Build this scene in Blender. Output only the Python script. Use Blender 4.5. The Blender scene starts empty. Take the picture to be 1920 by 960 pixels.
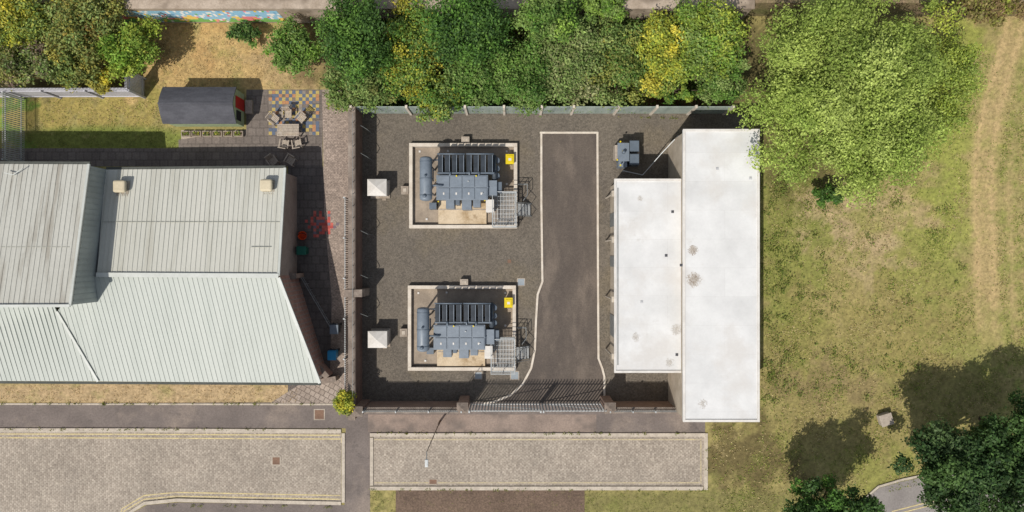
import bpy, math, random
import numpy as np
from mathutils import Vector, Matrix
random.seed(7); RNG=np.random.default_rng(7)
SC=bpy.context.scene; COL=SC.collection
H=51.2
def at(px,py,h=0.0):
    k=(H-h)/H/25.0
    return Vector(((px-960)*k,(480-py)*k,h))
def lin(c,m=.8):
    o=[]
    for v in c:
        v/=255.0
        o.append((v/12.92 if v<=.04045 else ((v+.055)/1.055)**2.4)*m)
    return tuple(o)
# ---------------------------------------------------------------- materials
def mat(name,c1,c2=None,s=.6,fs=9,fv=.2,rough=.85,metal=0,bump=.3,bd=.02,attr=False,stretch=(1,1,1),brick=None,spec=.3,speck=0,trans=0,c3=None,s3=.25,m=.8,layers=()):
    mt=bpy.data.materials.new(name); mt.use_nodes=True; nt=mt.node_tree; N=nt.nodes; L=nt.links
    b=N['Principled BSDF']; b.inputs['Roughness'].default_value=rough; b.inputs['Metallic'].default_value=metal
    b.inputs['Specular IOR Level'].default_value=spec
    tc=N.new('ShaderNodeTexCoord'); mp=N.new('ShaderNodeMapping'); mp.inputs['Scale'].default_value=stretch
    L.new(tc.outputs['Object'],mp.inputs['Vector'])
    def noise(sc,det=5,src=None,ro=.6):
        n=N.new('ShaderNodeTexNoise'); n.inputs['Scale'].default_value=sc; n.inputs['Detail'].default_value=det; n.inputs['Roughness'].default_value=ro
        L.new((src or mp.outputs['Vector']),n.inputs['Vector']); return n.outputs['Fac']
    def mr(x,a,bb,c,d):
        n=N.new('ShaderNodeMapRange'); L.new(x,n.inputs['Value'])
        for k,v in zip(('From Min','From Max','To Min','To Max'),(a,bb,c,d)): n.inputs[k].default_value=v
        return n.outputs['Result']
    def mix(f,a,bb,typ='MIX'):
        n=N.new('ShaderNodeMix'); n.data_type='RGBA'; n.blend_type=typ
        if isinstance(f,float): n.inputs['Factor'].default_value=f
        else: L.new(f,n.inputs['Factor'])
        for sk,v in ((n.inputs[6],a),(n.inputs[7],bb)):
            if isinstance(v,tuple): sk.default_value=(*v[:3],1)
            else: L.new(v,sk)
        return n.outputs[2]
    c2=c2 or c1
    if attr:
        a=N.new('ShaderNodeAttribute'); a.attribute_name='col'; col=a.outputs['Color']
    elif brick:
        bw,bh,mo,mc,off,rot=brick
        m2=N.new('ShaderNodeMapping'); m2.inputs['Rotation'].default_value=rot if isinstance(rot,tuple) else (0,0,rot)
        L.new(tc.outputs['Object'],m2.inputs['Vector'])
        br=N.new('ShaderNodeTexBrick'); L.new(m2.outputs['Vector'],br.inputs['Vector'])
        br.inputs['Scale'].default_value=1; br.inputs['Brick Width'].default_value=bw; br.inputs['Row Height'].default_value=bh
        br.inputs['Mortar Size'].default_value=mo; br.inputs['Mortar Smooth'].default_value=.3; br.offset=off
        br.inputs['Color1'].default_value=(*lin(c1,m),1); br.inputs['Color2'].default_value=(*lin(c2,m),1); br.inputs['Mortar'].default_value=(*lin(mc,m),1)
        col=br.outputs['Color']
        f=mr(noise(s,5,tc.outputs['Object']),.3,.7,.85,1.12)
        cb=N.new('ShaderNodeCombineColor'); [L.new(f,cb.inputs[i]) for i in range(3)]
        col=mix(1.0,col,cb.outputs['Color'],'MULTIPLY')
    else:
        col=mix(mr(noise(s),.38,.62,0,1),lin(c1,m),lin(c2,m))
    if c3: col=mix(mr(noise(s3,6),.52,.66,0,.85),col,lin(c3,m))
    for (lc,ls,lo_,hi_,am) in layers: col=mix(mr(noise(ls,7,None,.68),lo_,hi_,0,am),col,lin(lc,m))
    n2=noise(fs,4,tc.outputs['Object'],.7)
    f=mr(n2,.3,.7,1-fv,1+fv)
    cb=N.new('ShaderNodeCombineColor'); [L.new(f,cb.inputs[i]) for i in range(3)]
    col=mix(1.0,col,cb.outputs['Color'],'MULTIPLY')
    if speck:
        v=N.new('ShaderNodeTexVoronoi'); v.inputs['Scale'].default_value=10; L.new(tc.outputs['Object'],v.inputs['Vector'])
        sep=N.new('ShaderNodeSeparateColor'); L.new(v.outputs['Color'],sep.inputs['Color'])
        f=mr(sep.outputs['Red'],0,1,1-speck,1+speck)
        cb=N.new('ShaderNodeCombineColor'); [L.new(f,cb.inputs[i]) for i in range(3)]
        col=mix(1.0,col,cb.outputs['Color'],'MULTIPLY')
    L.new(col,b.inputs['Base Color'])
    if bump:
        bp=N.new('ShaderNodeBump'); bp.inputs['Strength'].default_value=bump; bp.inputs['Distance'].default_value=bd
        L.new(n2,bp.inputs['Height']); L.new(bp.outputs['Normal'],b.inputs['Normal'])
    if trans:
        t=N.new('ShaderNodeBsdfTranslucent'); L.new(col,t.inputs['Color'])
        ms=N.new('ShaderNodeMixShader'); ms.inputs[0].default_value=trans
        L.new(b.outputs[0],ms.inputs[1]); L.new(t.outputs[0],ms.inputs[2]); L.new(ms.outputs[0],N['Material Output'].inputs['Surface'])
    return mt
R90=math.pi/2
m_ground=mat('ground_grass',(0,0,0),attr=True,fs=4,fv=.32,bump=.6,bd=.06,speck=.08,rough=.95,layers=(((132,138,68),.55,.52,.64,.4),((182,164,118),.8,.58,.68,.4),((118,108,68),1.3,.6,.7,.4),((192,174,128),2.6,.62,.72,.35)))
m_gravel=mat('grey_gravel',(119,110,98),(108,100,90),s=.35,fs=14,fv=.28,speck=.22,bump=.4,bd=.03,c3=(125,114,96),s3=.18)
m_track=mat('tarmac_track',(107,97,88),(96,87,80),s=.5,fs=12,fv=.18,stretch=(1.5,.6,1),c3=(124,112,101),s3=.35,speck=.08,layers=(((136,124,112),1.4,.64,.74,.4),))
m_pave=mat('old_tarmac',(130,119,112),(117,107,101),s=.5,fs=8,fv=.18,c3=(150,136,124),s3=.3,speck=.06,layers=(((102,94,89),.9,.6,.64,.5),))
m_setts=mat('stone_setts',(190,178,162),(164,152,138),s=.35,fs=7,fv=.22,brick=(.24,.15,.014,(136,123,108),.5,R90),speck=.12,bump=.4,layers=(((150,140,128),.5,.54,.68,.5),((202,190,170),.8,.6,.7,.4)))
m_kerb=mat('kerb_stone',(206,194,176),(186,174,158),s=2,fs=9,fv=.15)
m_wkerb=mat('pale_concrete',(230,219,203),(212,199,182),s=1.5,fs=9,fv=.1)
m_yellow=mat('worn_yellow_paint',(222,204,148),(208,190,144),s=2,fs=8,fv=.28,c3=(188,172,142),s3=1.2)
m_slab=mat('paving_slabs',(136,125,116),(122,112,104),s=.5,fs=8,fv=.22,brick=(.6,.6,.025,(92,84,78),.5,0))
m_strip=mat('brick_paving',(178,160,146),(158,142,130),s=.6,fs=9,fv=.34,brick=(.22,.11,.012,(128,114,102),.5,0),speck=.2)
m_tile=mat('rubber_tiles',(0,0,0),attr=True,fs=9,fv=.2)
m_soil=mat('bare_soil',(122,102,86),(106,88,74),s=.6,fs=7,fv=.34,speck=.15,bump=.6,bd=.05,layers=(((138,122,94),1.2,.56,.68,.5),))
m_conc=mat('weathered_concrete',(192,179,163),(168,155,140),s=.7,fs=8,fv=.18,c3=(150,135,119),s3=.6)
m_bundfloor=mat('bund_floor',(176,160,141),(152,138,122),s=.8,fs=9,fv=.14,c3=(134,122,109),s3=.5)
m_slabtan=mat('stained_slab',(222,202,172),(204,182,150),s=.9,fs=9,fv=.12,c3=(166,138,100),s3=.8,layers=(((140,112,78),1.1,.6,.68,.6),))
m_blue=mat('blue_grey_paint',(130,140,150),(121,131,141),s=2,fs=6,fv=.08,rough=.45,bump=0,spec=.5)
m_blue2=mat('mid_blue_grey_paint',(106,117,128),(97,108,119),s=2,fs=6,fv=.08,rough=.45,bump=0,spec=.5)
m_navy=mat('dark_radiator_paint',(74,82,91),(62,70,78),s=2,fs=6,fv=.1,rough=.5,bump=0,spec=.4)
m_galv=mat('galvanised_steel',(206,208,206),(184,187,186),s=3,fs=8,fv=.1,rough=.5,metal=.1,bump=0)
m_galvd=mat('dull_galvanised_steel',(150,152,150),(130,132,130),s=3,fs=8,fv=.12,rough=.6,metal=.2,bump=0)
m_yel=mat('yellow_plastic',(240,214,30),(226,198,20),fs=6,fv=.06,rough=.5,bump=0)
m_white=mat('white_coated_metal',(234,229,221),(220,214,205),s=1.5,fs=7,fv=.06,rough=.6,bump=0)
m_membrane=mat('white_roof_membrane',(231,230,227),(225,224,221),s=.35,fs=6,fv=.03,rough=.7,brick=(7.3,1.95,.012,(217,215,211),.5,0),c3=(218,214,208),s3=.3,bump=.08,layers=(((206,200,191),.9,.62,.72,.4),((190,182,172),2.2,.68,.74,.35)))
m_wallw=mat('cream_render',(206,192,172),(186,172,152),s=1,fs=8,fv=.12)
m_roof=mat('pale_cream_metal_sheet',(213,211,199),(205,204,192),s=.5,fs=5,fv=.04,rough=.5,stretch=(3,.25,1),c3=(196,193,179),s3=.5,bump=0)
m_roofC=mat('pale_grey_green_metal_sheet',(189,193,184),(182,187,178),s=.5,fs=5,fv=.04,rough=.5,stretch=(2,.3,1),bump=0,layers=(((174,175,165),.5,.58,.72,.4),))
m_roofA=mat('stained_metal_sheet',(207,205,194),(197,195,184),s=.5,fs=5,fv=.06,rough=.55,stretch=(3,.22,1),c3=(168,161,147),s3=.5,bump=0,layers=(((136,127,112),.9,.62,.74,.5),))
m_clad=mat('grey_green_wall_cladding',(176,182,178),(162,168,165),fs=5,fv=.06,rough=.5,bump=0)
m_trim=mat('pale_ridge_trim',(214,216,208),(202,204,196),fs=5,fv=.06,rough=.5,bump=0)
m_gut=mat('dark_gutter',(92,94,88),(80,82,76),fs=5,fv=.1,bump=0)
m_brick=mat('pink_brick',(196,150,132),(174,130,113),s=1,fs=8,fv=.15,brick=(.24,.09,.012,(172,154,141),.5,(R90,0,R90)))
m_brickx=mat('brown_brick',(168,138,120),(148,120,104),s=1,fs=8,fv=.15,brick=(.24,.09,.012,(170,150,136),.5,(R90,0,0)))
m_stone=mat('wall_coping',(150,135,122),(128,115,104),s=1.2,fs=9,fv=.22,c3=(172,158,144),s3=1)
m_fence=mat('grey_green_fence_board',(172,182,172),(154,166,157),s=1,fs=6,fv=.12,c3=(134,144,140),s3=.8,stretch=(2,1,.4))
m_wood=mat('weathered_wood',(196,182,164),(172,158,142),s=3,fs=9,fv=.2,stretch=(4,1,1))
m_felt=mat('dark_roof_felt',(92,92,97),(80,80,85),s=1,fs=7,fv=.12,stretch=(1,3,1))
m_greenp=mat('pale_green_paint',(182,196,156),(162,178,140),fs=6,fv=.1)
m_red=mat('red_paint',(206,40,28),(184,32,24),fs=6,fv=.08,rough=.5,bump=0)
m_orange=mat('orange_plastic',(232,84,30),(216,70,24),fs=6,fv=.06,rough=.5,bump=0)
m_bluebin=mat('blue_plastic',(44,140,186),(36,126,170),fs=6,fv=.06,rough=.5,bump=0)
m_greenbin=mat('green_plastic',(30,104,86),(24,92,76),fs=6,fv=.06,rough=.5,bump=0)
m_dark=mat('dark_rubber',(46,46,48),(38,38,40),fs=6,fv=.1,bump=0)
m_iron=mat('rusty_iron',(142,112,92),(122,96,80),fs=9,fv=.2)
m_paleblue=mat('pale_blue_cover',(164,172,176),(150,158,164),fs=8,fv=.1)
m_bark=mat('tree_bark',(90,76,62),(70,58,48),s=3,fs=9,fv=.3,stretch=(3,3,.6))
m_leaf=mat('tree_leaves',(0,0,0),attr=True,fs=2,fv=.12,rough=.6,bump=0,trans=.28,spec=.25)
m_grassb=mat('grass_tufts',(0,0,0),attr=True,fs=2,fv=.1,rough=.8,bump=0,trans=.15)
m_beige=mat('beige_plastic',(222,208,178),(210,196,166),fs=6,fv=.08,rough=.6,bump=0)
m_flash=mat('roof_flashing',(180,170,155),(160,151,136),fs=6,fv=.15,bump=0)
m_mural=mat('painted_mural',(0,0,0),attr=True,fs=6,fv=.12,bump=0)
m_retain=mat('stained_retaining_wall',(196,179,160),(170,153,134),s=.8,fs=8,fv=.2,c3=(132,117,101),s3=.5)
m_bank=mat('dry_embankment',(146,126,98),(112,110,68),s=.6,fs=6,fv=.35,speck=.15,bump=.5,bd=.05)
# ---------------------------------------------------------------- builders
OFF={}
class MB:
    def __init__(s): s.v=[]; s.f=[]; s.c=[]
    def add(s,vs,fs,col=None):
        n=len(s.v); s.v+= [tuple(p) for p in vs]; s.f+=[tuple(n+i for i in f) for f in fs]
        s.c+=[(col or (1,1,1))]*len(vs)
    def box(s,x0,x1,y0,y1,z0,z1,col=None):
        s.add([(x0,y0,z0),(x1,y0,z0),(x1,y1,z0),(x0,y1,z0),(x0,y0,z1),(x1,y0,z1),(x1,y1,z1),(x0,y1,z1)],
              [(0,3,2,1),(4,5,6,7),(0,1,5,4),(1,2,6,5),(2,3,7,6),(3,0,4,7)],col); return s
    def pbox(s,px0,px1,py0,py1,z0,z1,col=None):
        a=at(px0,py1,z1); b=at(px1,py0,z1); return s.box(a.x,b.x,a.y,b.y,z0,z1,col)
    def gbox(s,px0,px1,py0,py1,z0,z1,col=None):
        a=at(px0,py1); b=at(px1,py0); return s.box(a.x,b.x,a.y,b.y,z0,z1,col)
    def bar(s,p,q,w,h,col=None):
        p=Vector(p);q=Vector(q);d=(q-p).normalized()
        u=d.cross(Vector((0,0,1)))
        u=Vector((1,0,0)) if u.length<1e-4 else u.normalized()
        t=u.cross(d).normalized(); u=u*w/2; t=t*h/2
        s.add([p-u-t,p+u-t,p+u+t,p-u+t,q-u-t,q+u-t,q+u+t,q-u+t],[(0,1,2,3),(7,6,5,4),(0,4,5,1),(1,5,6,2),(2,6,7,3),(3,7,4,0)],col); return s
    def tube(s,p,q,r0,r1=None,n=10,col=None):
        r1=r0 if r1 is None else r1
        p=Vector(p);q=Vector(q);d=(q-p).normalized()
        u=d.orthogonal().normalized(); t=d.cross(u); vs=[]
        for c,r in ((p,r0),(q,r1)):
            for i in range(n):
                a=2*math.pi*i/n; vs.append(c+u*math.cos(a)*r+t*math.sin(a)*r)
        fs=[(i,(i+1)%n,n+(i+1)%n,n+i) for i in range(n)]+[tuple(range(n-1,-1,-1)),tuple(range(n,2*n))]
        s.add(vs,fs,col); return s
    def lathe(s,c,prof,axis='z',n=20):
        vs=[];k=len(prof)
        for (r,z) in prof:
            for i in range(n):
                a=2*math.pi*i/n; x,y=r*math.cos(a),r*math.sin(a)
                vs.append((c[0]+x,c[1]+y,c[2]+z) if axis=='z' else (c[0]+x,c[1]+z,c[2]+y))
        fs=[(j*n+i,j*n+(i+1)%n,(j+1)*n+(i+1)%n,(j+1)*n+i) for j in range(k-1) for i in range(n)]
        fs+=[tuple(range(n-1,-1,-1)),tuple(range((k-1)*n,k*n))]
        s.add(vs,fs); return s
    def sheet(s,pts,z):
        s.add([(p[0],p[1],z) for p in pts],[tuple(range(len(pts)))]); return s
    def path(s,pts,w,z0,z1):          # strip following a ground polyline
        P=[Vector((p[0],p[1])) for p in pts]; n=len(P); Lf=[];Rt=[]
        for i in range(n):
            d=(P[min(i+1,n-1)]-P[max(i-1,0)]).normalized(); nn=Vector((-d.y,d.x))*w/2
            Lf.append(P[i]+nn); Rt.append(P[i]-nn)
        vs=[];fs=[]
        for i in range(n): vs+=[(*Rt[i],z0),(*Lf[i],z0),(*Rt[i],z1),(*Lf[i],z1)]
        for i in range(n-1):
            a=4*i;b=a+4; fs+=[(a+2,b+2,b+3,a+3),(a,b,b+2,a+2),(b+1,a+1,a+3,b+3)]
        fs+=[(0,2,3,1),(4*n-4,4*n-3,4*n-1,4*n-2)]
        s.add(vs,fs); return s
    def build(s,name,m,parent=None,bevel=0,smooth=False,**k):
        o0=OFF.get(parent.name,Vector((0,0,0))) if parent else Vector((0,0,0))
        me=bpy.data.meshes.new(name)
        me.from_pydata([(a-o0.x,b-o0.y,c-o0.z) for a,b,c in s.v],[],s.f); me.validate()
        ca=me.color_attributes.new('col','FLOAT_COLOR','POINT')
        ca.data.foreach_set('color',np.array([(*c,1) for c in s.c],dtype=np.float32).ravel())
        me.materials.append(m)
        if smooth: me.polygons.foreach_set('use_smooth',[True]*len(me.polygons))
        o=bpy.data.objects.new(name,me); COL.objects.link(o)
        if parent: o.parent=parent; OFF[o.name]=o0
        if bevel:
            b=o.modifiers.new('bevel','BEVEL'); b.width=bevel; b.segments=2; b.limit_method='ANGLE'
        for kk,vv in k.items(): o[kk]=vv
        return o
def tag(o,label,cat,group=None):
    o['label']=label;o['category']=cat
    if group:o['group']=group
    return o
def thing(name,label,cat,loc,group=None):
    o=bpy.data.objects.new(name,None); COL.objects.link(o); o.location=loc; o.empty_display_size=.3
    OFF[o.name]=Vector(loc); return tag(o,label,cat,group)
def dup(root,delta,label,rot=None,loc=None):
    tbl={}
    for x in bpy.data.objects:
        if x.parent: tbl.setdefault(x.parent,[]).append(x)
    def rec(o,par):
        c=o.copy(); COL.objects.link(c)
        if par: c.parent=par
        for ch in tbl.get(o,[]): rec(ch,c)
        return c
    r=rec(root,None)
    r.location=loc if loc is not None else root.location+Vector(delta)
    if rot is not None: r.rotation_euler=(0,0,rot)
    r['label']=label
    return r
def S(name,mb,m,**k): return mb.build(name,m,kind='structure',**k)
def g(px,py): v=at(px,py); return (v.x,v.y)
# ---------------------------------------------------------------- leaves
def leafmesh(name,cen,nor,size,colr,m,parent=None,asp=.55):
    n=len(cen); up=RNG.normal(size=(n,3)); t=np.cross(nor,up); t/=np.linalg.norm(t,axis=1,keepdims=True)+1e-9
    b=np.cross(nor,t); s=size[:,None]
    V=np.stack([cen+t*s,cen+b*s*asp,cen-t*s,cen-b*s*asp],axis=1).reshape(-1,3)
    if parent: V=V-np.array(OFF[parent.name])
    me=bpy.data.meshes.new(name); me.vertices.add(4*n); me.vertices.foreach_set('co',V.astype(np.float32).ravel())
    me.loops.add(4*n); me.loops.foreach_set('vertex_index',np.arange(4*n,dtype=np.int32))
    me.polygons.add(n); me.polygons.foreach_set('loop_start',np.arange(0,4*n,4,dtype=np.int32)); me.polygons.foreach_set('loop_total',np.full(n,4,dtype=np.int32))
    me.update(calc_edges=True)
    ca=me.color_attributes.new('col','FLOAT_COLOR','POINT')
    C=np.concatenate([np.repeat(colr,4,axis=0),np.ones((4*n,1))],axis=1).astype(np.float32); ca.data.foreach_set('color',C.ravel())
    me.materials.append(m); o=bpy.data.objects.new(name,me); COL.objects.link(o)
    if parent: o.parent=parent; OFF[o.name]=OFF[parent.name]
    return o
def unit(n):
    v=RNG.normal(size=(n,3)); return v/np.linalg.norm(v,axis=1,keepdims=True)
def crown_points(c,rad,n,nl,lr=(.22,.4),loose=.0,out=0,shell=.5):
    c=np.array(c);rad=np.array(rad)
    d=unit(nl); d[:,2]=np.abs(d[:,2])*.9-.15
    rr=RNG.uniform(.15,1,nl)**.6
    ang=np.arctan2(d[:,1],d[:,0]); ph=RNG.uniform(0,6.28,3)
    outl=1+out*(np.sin(ang*4+ph[0])*.3+np.sin(ang*7+ph[1])*.4+np.sin(ang*12+ph[2])*.3)
    r=RNG.uniform(lr[0],lr[1],nl)*min(rad[0],rad[1])
    L=c+d*(rr*outl)[:,None]*(rad-r[:,None]*.5).clip(.1)
    L[:,2]+=RNG.normal(0,.18*rad[2],nl)
    w=r**2; idx=RNG.choice(nl,n,p=w/w.sum())
    e=unit(n); e[:,2]=np.where(RNG.random(n)<.8,np.abs(e[:,2]),e[:,2])
    sh=RNG.uniform(shell,1.0+loose,n)
    wob=1+.35*np.sin(e[:,0]*7+idx)*np.cos(e[:,1]*6+idx*2)
    sc=np.ones((n,3)); sc[:,2]=.85
    P=L[idx]+e*(r[idx]*sh*wob)[:,None]*sc
    P+=RNG.normal(0,.04*min(rad[0],rad[1])*loose,(n,3))
    nor=e*.7+unit(n)*.7+np.array([0,0,.25]); nor/=np.linalg.norm(nor,axis=1,keepdims=True)
    return P,nor,idx,L,r
def tree(name,label,cat,px,py,hc,rx,ry,rz,n,pal,leaf=.16,nl=26,group=None,trunk=True,lr=(.22,.4),loose=.1,lobevar=.22,out=.12,shell=.5,asp=.55):
    c=at(px,py,hc); k=(H-hc)/H/25
    root=thing(name,label,cat,(c.x,c.y,0),group)
    P,nor,idx,L,r=crown_points(c,(rx*k,ry*k,rz),n,nl,lr=lr,loose=loose,out=out,shell=shell)
    P[:,2]=np.maximum(P[:,2],.08)
    cols=np.array([lin(q,1.0) for q in pal])
    lobec=cols[RNG.integers(0,len(cols),nl)]*RNG.uniform(1-lobevar,1+lobevar,(nl,1))
    C=lobec[idx]*.55+cols[RNG.integers(0,len(cols),n)]*.45
    C=C*RNG.uniform(.65,1.3,(n,1))
    leafmesh('crown' if trunk else 'foliage',P,nor,RNG.uniform(.5,1.35,n)*leaf,C,m_leaf,root,asp=asp)
    tb=MB(); base=Vector((c.x,c.y,0)); R=max(rx*k*.045,.05)
    fork=Vector((c.x,c.y,max(hc-rz*.7,.3)))
    tb.tube(base,fork,R*1.3,R*.9,9)
    for i in range(min(nl,16)):
        e=Vector(L[i]); md=fork.lerp(e,.55)+Vector((0,0,.1*rz))
        tb.tube(fork,md,R*.55,R*.32,6); tb.tube(md,e,R*.32,R*.12,6)
    tb.build('trunk' if trunk else 'stem',m_bark,root)
    return root
# ---------------------------------------------------------------- ground
base=(160,148,94)
blobs=[(1480,480,75,190,(136,140,70),.8),(1600,405,120,40,(186,162,126),.7),(1700,600,140,120,(150,138,82),.7),(1500,640,60,120,(144,134,78),.6),
(1790,240,50,260,(152,158,74),.8),(1700,430,90,60,(150,150,76),.6),(1908,450,16,400,(138,142,72),.8),(1560,800,170,60,(146,134,82),.6),
(1400,860,90,70,(106,94,60),.9),(1560,720,110,40,(138,120,84),.7),(1650,900,80,50,(146,146,76),.8),(1750,500,60,90,(146,148,76),.6),(1640,500,45,30,(184,162,122),.6),
(1560,560,60,40,(166,150,98),.6),(1780,720,90,50,(140,132,78),.6),(1840,640,60,60,(146,148,78),.6),(1650,455,40,18,(190,166,130),.7),(1700,390,30,40,(186,160,122),.6),
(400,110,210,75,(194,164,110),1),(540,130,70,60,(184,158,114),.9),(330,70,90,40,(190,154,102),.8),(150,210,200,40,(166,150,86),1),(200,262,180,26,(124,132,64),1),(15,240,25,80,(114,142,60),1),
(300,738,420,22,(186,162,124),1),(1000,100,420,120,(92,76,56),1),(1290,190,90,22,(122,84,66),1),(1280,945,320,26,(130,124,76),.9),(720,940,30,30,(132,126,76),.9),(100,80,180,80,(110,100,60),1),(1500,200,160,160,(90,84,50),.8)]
xs=np.concatenate([[-400,-150,-80,-55],np.arange(-44,44.01,.25),[55,80,150,400]]); ys=np.concatenate([[-400,-150,-60,-30],np.arange(-23,23.01,.25),[30,60,150,400]])
X,Y=np.meshgrid(xs,ys); PXg=960+X*25; PYg=480-Y*25
Cg=np.ones(X.shape+(3,))*np.array(lin(base))
jx=PXg+28*np.sin(Y*1.7+X*.6)+14*np.sin(Y*4.3+1)+RNG.normal(0,9,X.shape); jy=PYg+22*np.sin(X*1.9+Y*.7)+12*np.sin(X*5.1)+RNG.normal(0,9,X.shape)
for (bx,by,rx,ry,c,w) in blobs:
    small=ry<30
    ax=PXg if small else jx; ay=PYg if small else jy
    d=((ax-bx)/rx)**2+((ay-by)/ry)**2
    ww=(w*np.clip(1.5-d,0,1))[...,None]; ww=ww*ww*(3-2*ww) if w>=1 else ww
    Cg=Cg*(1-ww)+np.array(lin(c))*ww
pn=(np.sin(X*2.3+np.sin(Y*1.7)*2)*np.sin(Y*2.9+np.sin(X*1.3)*2)+.6*np.sin(X*5.3+Y*2.1)*np.sin(Y*6.1-X))[...,None]
Cg=Cg*(1+.07*pn+RNG.normal(0,.07,X.shape)[...,None])
# worn vehicle track curving down the right side
def trk(py): return 1842+((py-430)/430)**2*72
tx=trk(PYg)+5*np.sin(PYg/60.)
for off,wd,st,c_ in ((0,25,.75,(182,158,112)),(-15,6,.75,(202,174,126)),(15,6,.75,(202,174,126)),(50,6,.7,(188,164,116)),(72,6,.5,(184,160,114))):
    fade=np.clip((690-PYg)/140,0,1)*(1 if off<50 else np.clip((PYg-230)/80,0,1))
    ww=(np.exp(-((PXg+RNG.normal(0,3,X.shape)-tx-off)/wd)**2)*st*fade)[...,None]; Cg=Cg*(1-ww)+np.array(lin(c_))*ww
nx,ny=len(xs),len(ys)
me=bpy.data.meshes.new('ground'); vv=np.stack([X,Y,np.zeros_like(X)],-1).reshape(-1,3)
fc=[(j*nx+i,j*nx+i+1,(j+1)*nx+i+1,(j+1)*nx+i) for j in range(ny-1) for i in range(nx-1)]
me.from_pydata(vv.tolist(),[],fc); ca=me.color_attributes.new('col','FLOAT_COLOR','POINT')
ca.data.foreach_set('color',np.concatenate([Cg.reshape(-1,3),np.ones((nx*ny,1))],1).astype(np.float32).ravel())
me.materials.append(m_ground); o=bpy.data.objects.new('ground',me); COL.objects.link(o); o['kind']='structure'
def sheet(name,pts,z,m): return S(name,MB().sheet([g(*p) for p in pts],z),m)
def rect(x0,x1,y0,y1): return [(x0,y1),(x1,y1),(x1,y0),(x0,y0)]
sheet('compound_gravel',rect(676,1400,213,753),.010,m_gravel)
trk_l=[(1015,250),(1015,380),(1017,528),(1008,552),(1005,600),(1003,655),(996,690),(980,720),(958,740),(930,752),(905,757)]
trk_r=[(1133,757),(1133,706),(1129,690),(1122,672),(1121,500),(1120,250)]
sheet('tarmac_drive',trk_l+trk_r,.020,m_track)
sheet('front_pavement',[(-300,803),(648,803),(648,960),(693,960),(693,812),(1322,812),(1322,791),(1322,752),(-300,757)],.012,m_pave)
sheet('crossing_path',rect(646,694,812,1300),.008,m_pave)
sheet('forecourt',rect(690,1118,777,810),.018,mat('forecourt_tarmac',(158,140,127),(140,124,113),s=.6,fs=8,fv=.2,c3=(118,107,99),s3=.5))
sheet('sett_road',[(-300,1100),(210,1100),(235,962),(270,940),(330,932),(640,940),(640,812),(640,808),(-300,806)],.016,m_setts)
sheet('sett_road_end',rect(700,1320,818,912),.016,m_setts)
sheet('soil_bed',rect(742,1096,919,1010),.012,m_soil)
sheet('lower_pavement',[(200,1100),(240,966),(275,947),(335,942),(648,947),(648,1100)],.010,m_pave)
k=MB()
k.path([g(-300,806),g(200,806),g(640,808)],.28,.0,.10); k.path([g(644,812),g(644,942)],.24,0,.08)
k.path([g(215,1100),g(238,964),g(272,943),g(332,937),g(640,943)],.26,0,.10)
S('road_kerb',k,m_kerb)
k=MB()
k.path([g(694,815),g(1322,815)],.26,0,.10); k.path([g(1323,812),g(1323,918)],.28,0,.09); k.path([g(694,915),g(1318,915)],.28,0,.10); k.path([g(697,820),g(697,910)],.24,0,.08)
S('end_road_kerb',k,m_kerb)
k=MB()
k.path([g(x,y) for x,y in trk_l],.15,0,.07); k.path([g(x,y) for x,y in trk_r],.15,0,.07); k.path([g(1012,249),g(1122,249)],.15,0,.068)
S('drive_edging',k,m_wkerb)
k=MB().path([g(-300,757),g(640,758)],.12,0,.05); S('pavement_edging',k,m_kerb)
k=MB()
for y in (814,821): k.path([g(-300,y-1),g(200,y),g(638,y+2)],.085,.0,.024)
for o_ in (0,7): k.path([g(212-o_,1100),g(233-o_*.6,958-o_*.6),g(270,936-o_),g(330,930-o_),g(638,936-o_)],.085,0,.024)
k.path([g(641,820),g(641,830)],.1,0,.024)
S('yellow_road_lines',k,m_yellow)
m_faint=mat('faded_yellow_paint',(206,190,150),(188,175,150),s=2,fs=8,fv=.3,c3=(176,163,143),s3=1.2)
k=MB()
for y in (824,905): k.path([g(702,y),g(1316,y)],.09,0,.023)
k.path([g(1314,826),g(1314,903)],.09,0,.0225)
S('faded_road_lines',k,m_faint)
sheet('side_road',[(1628,990),(1628,932),(1648,915),(1690,903),(1800,880),(2300,800),(2300,1200),(1628,1200)],.012,mat('grey_road',(156,149,143),(142,135,130),s=.6,fs=8,fv=.15))
k=MB().path([g(1622,1000),g(1625,930),g(1646,912),g(1690,899),(g(1800,876))],.16,0,.1); S('side_road_kerb',k,m_kerb)
k=MB()
for o_ in (0,7): k.path([g(1672,959+o_),g(1730,944+o_),g(1900,905+o_)],.08,0,.022)
S('side_road_lines',k,m_yellow)
sheet('garden_paving',[(-300,312),(605,312),(605,168),(462,168),(462,243),(335,262),(335,278),(-300,278)],.010,m_slab)
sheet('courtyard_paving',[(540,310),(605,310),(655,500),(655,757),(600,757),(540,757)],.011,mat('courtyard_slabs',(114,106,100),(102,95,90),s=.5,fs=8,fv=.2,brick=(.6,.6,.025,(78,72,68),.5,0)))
sheet('brick_paving_strip',[(618,757),(622,560),(608,400),(604,168),(652,168),(664,230),(664,757)],.016,m_strip)
sheet('corner_paving',[(505,757),(560,722),(640,700),(640,757)],.020,mat('light_pavers',(180,165,151),(157,142,129),s=.6,fs=8,fv=.2,brick=(.4,.4,.03,(120,108,97),.5,.5)))
t=MB(); pal=[(104,114,132),(192,170,104),(150,140,128),(188,138,98)]
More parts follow.
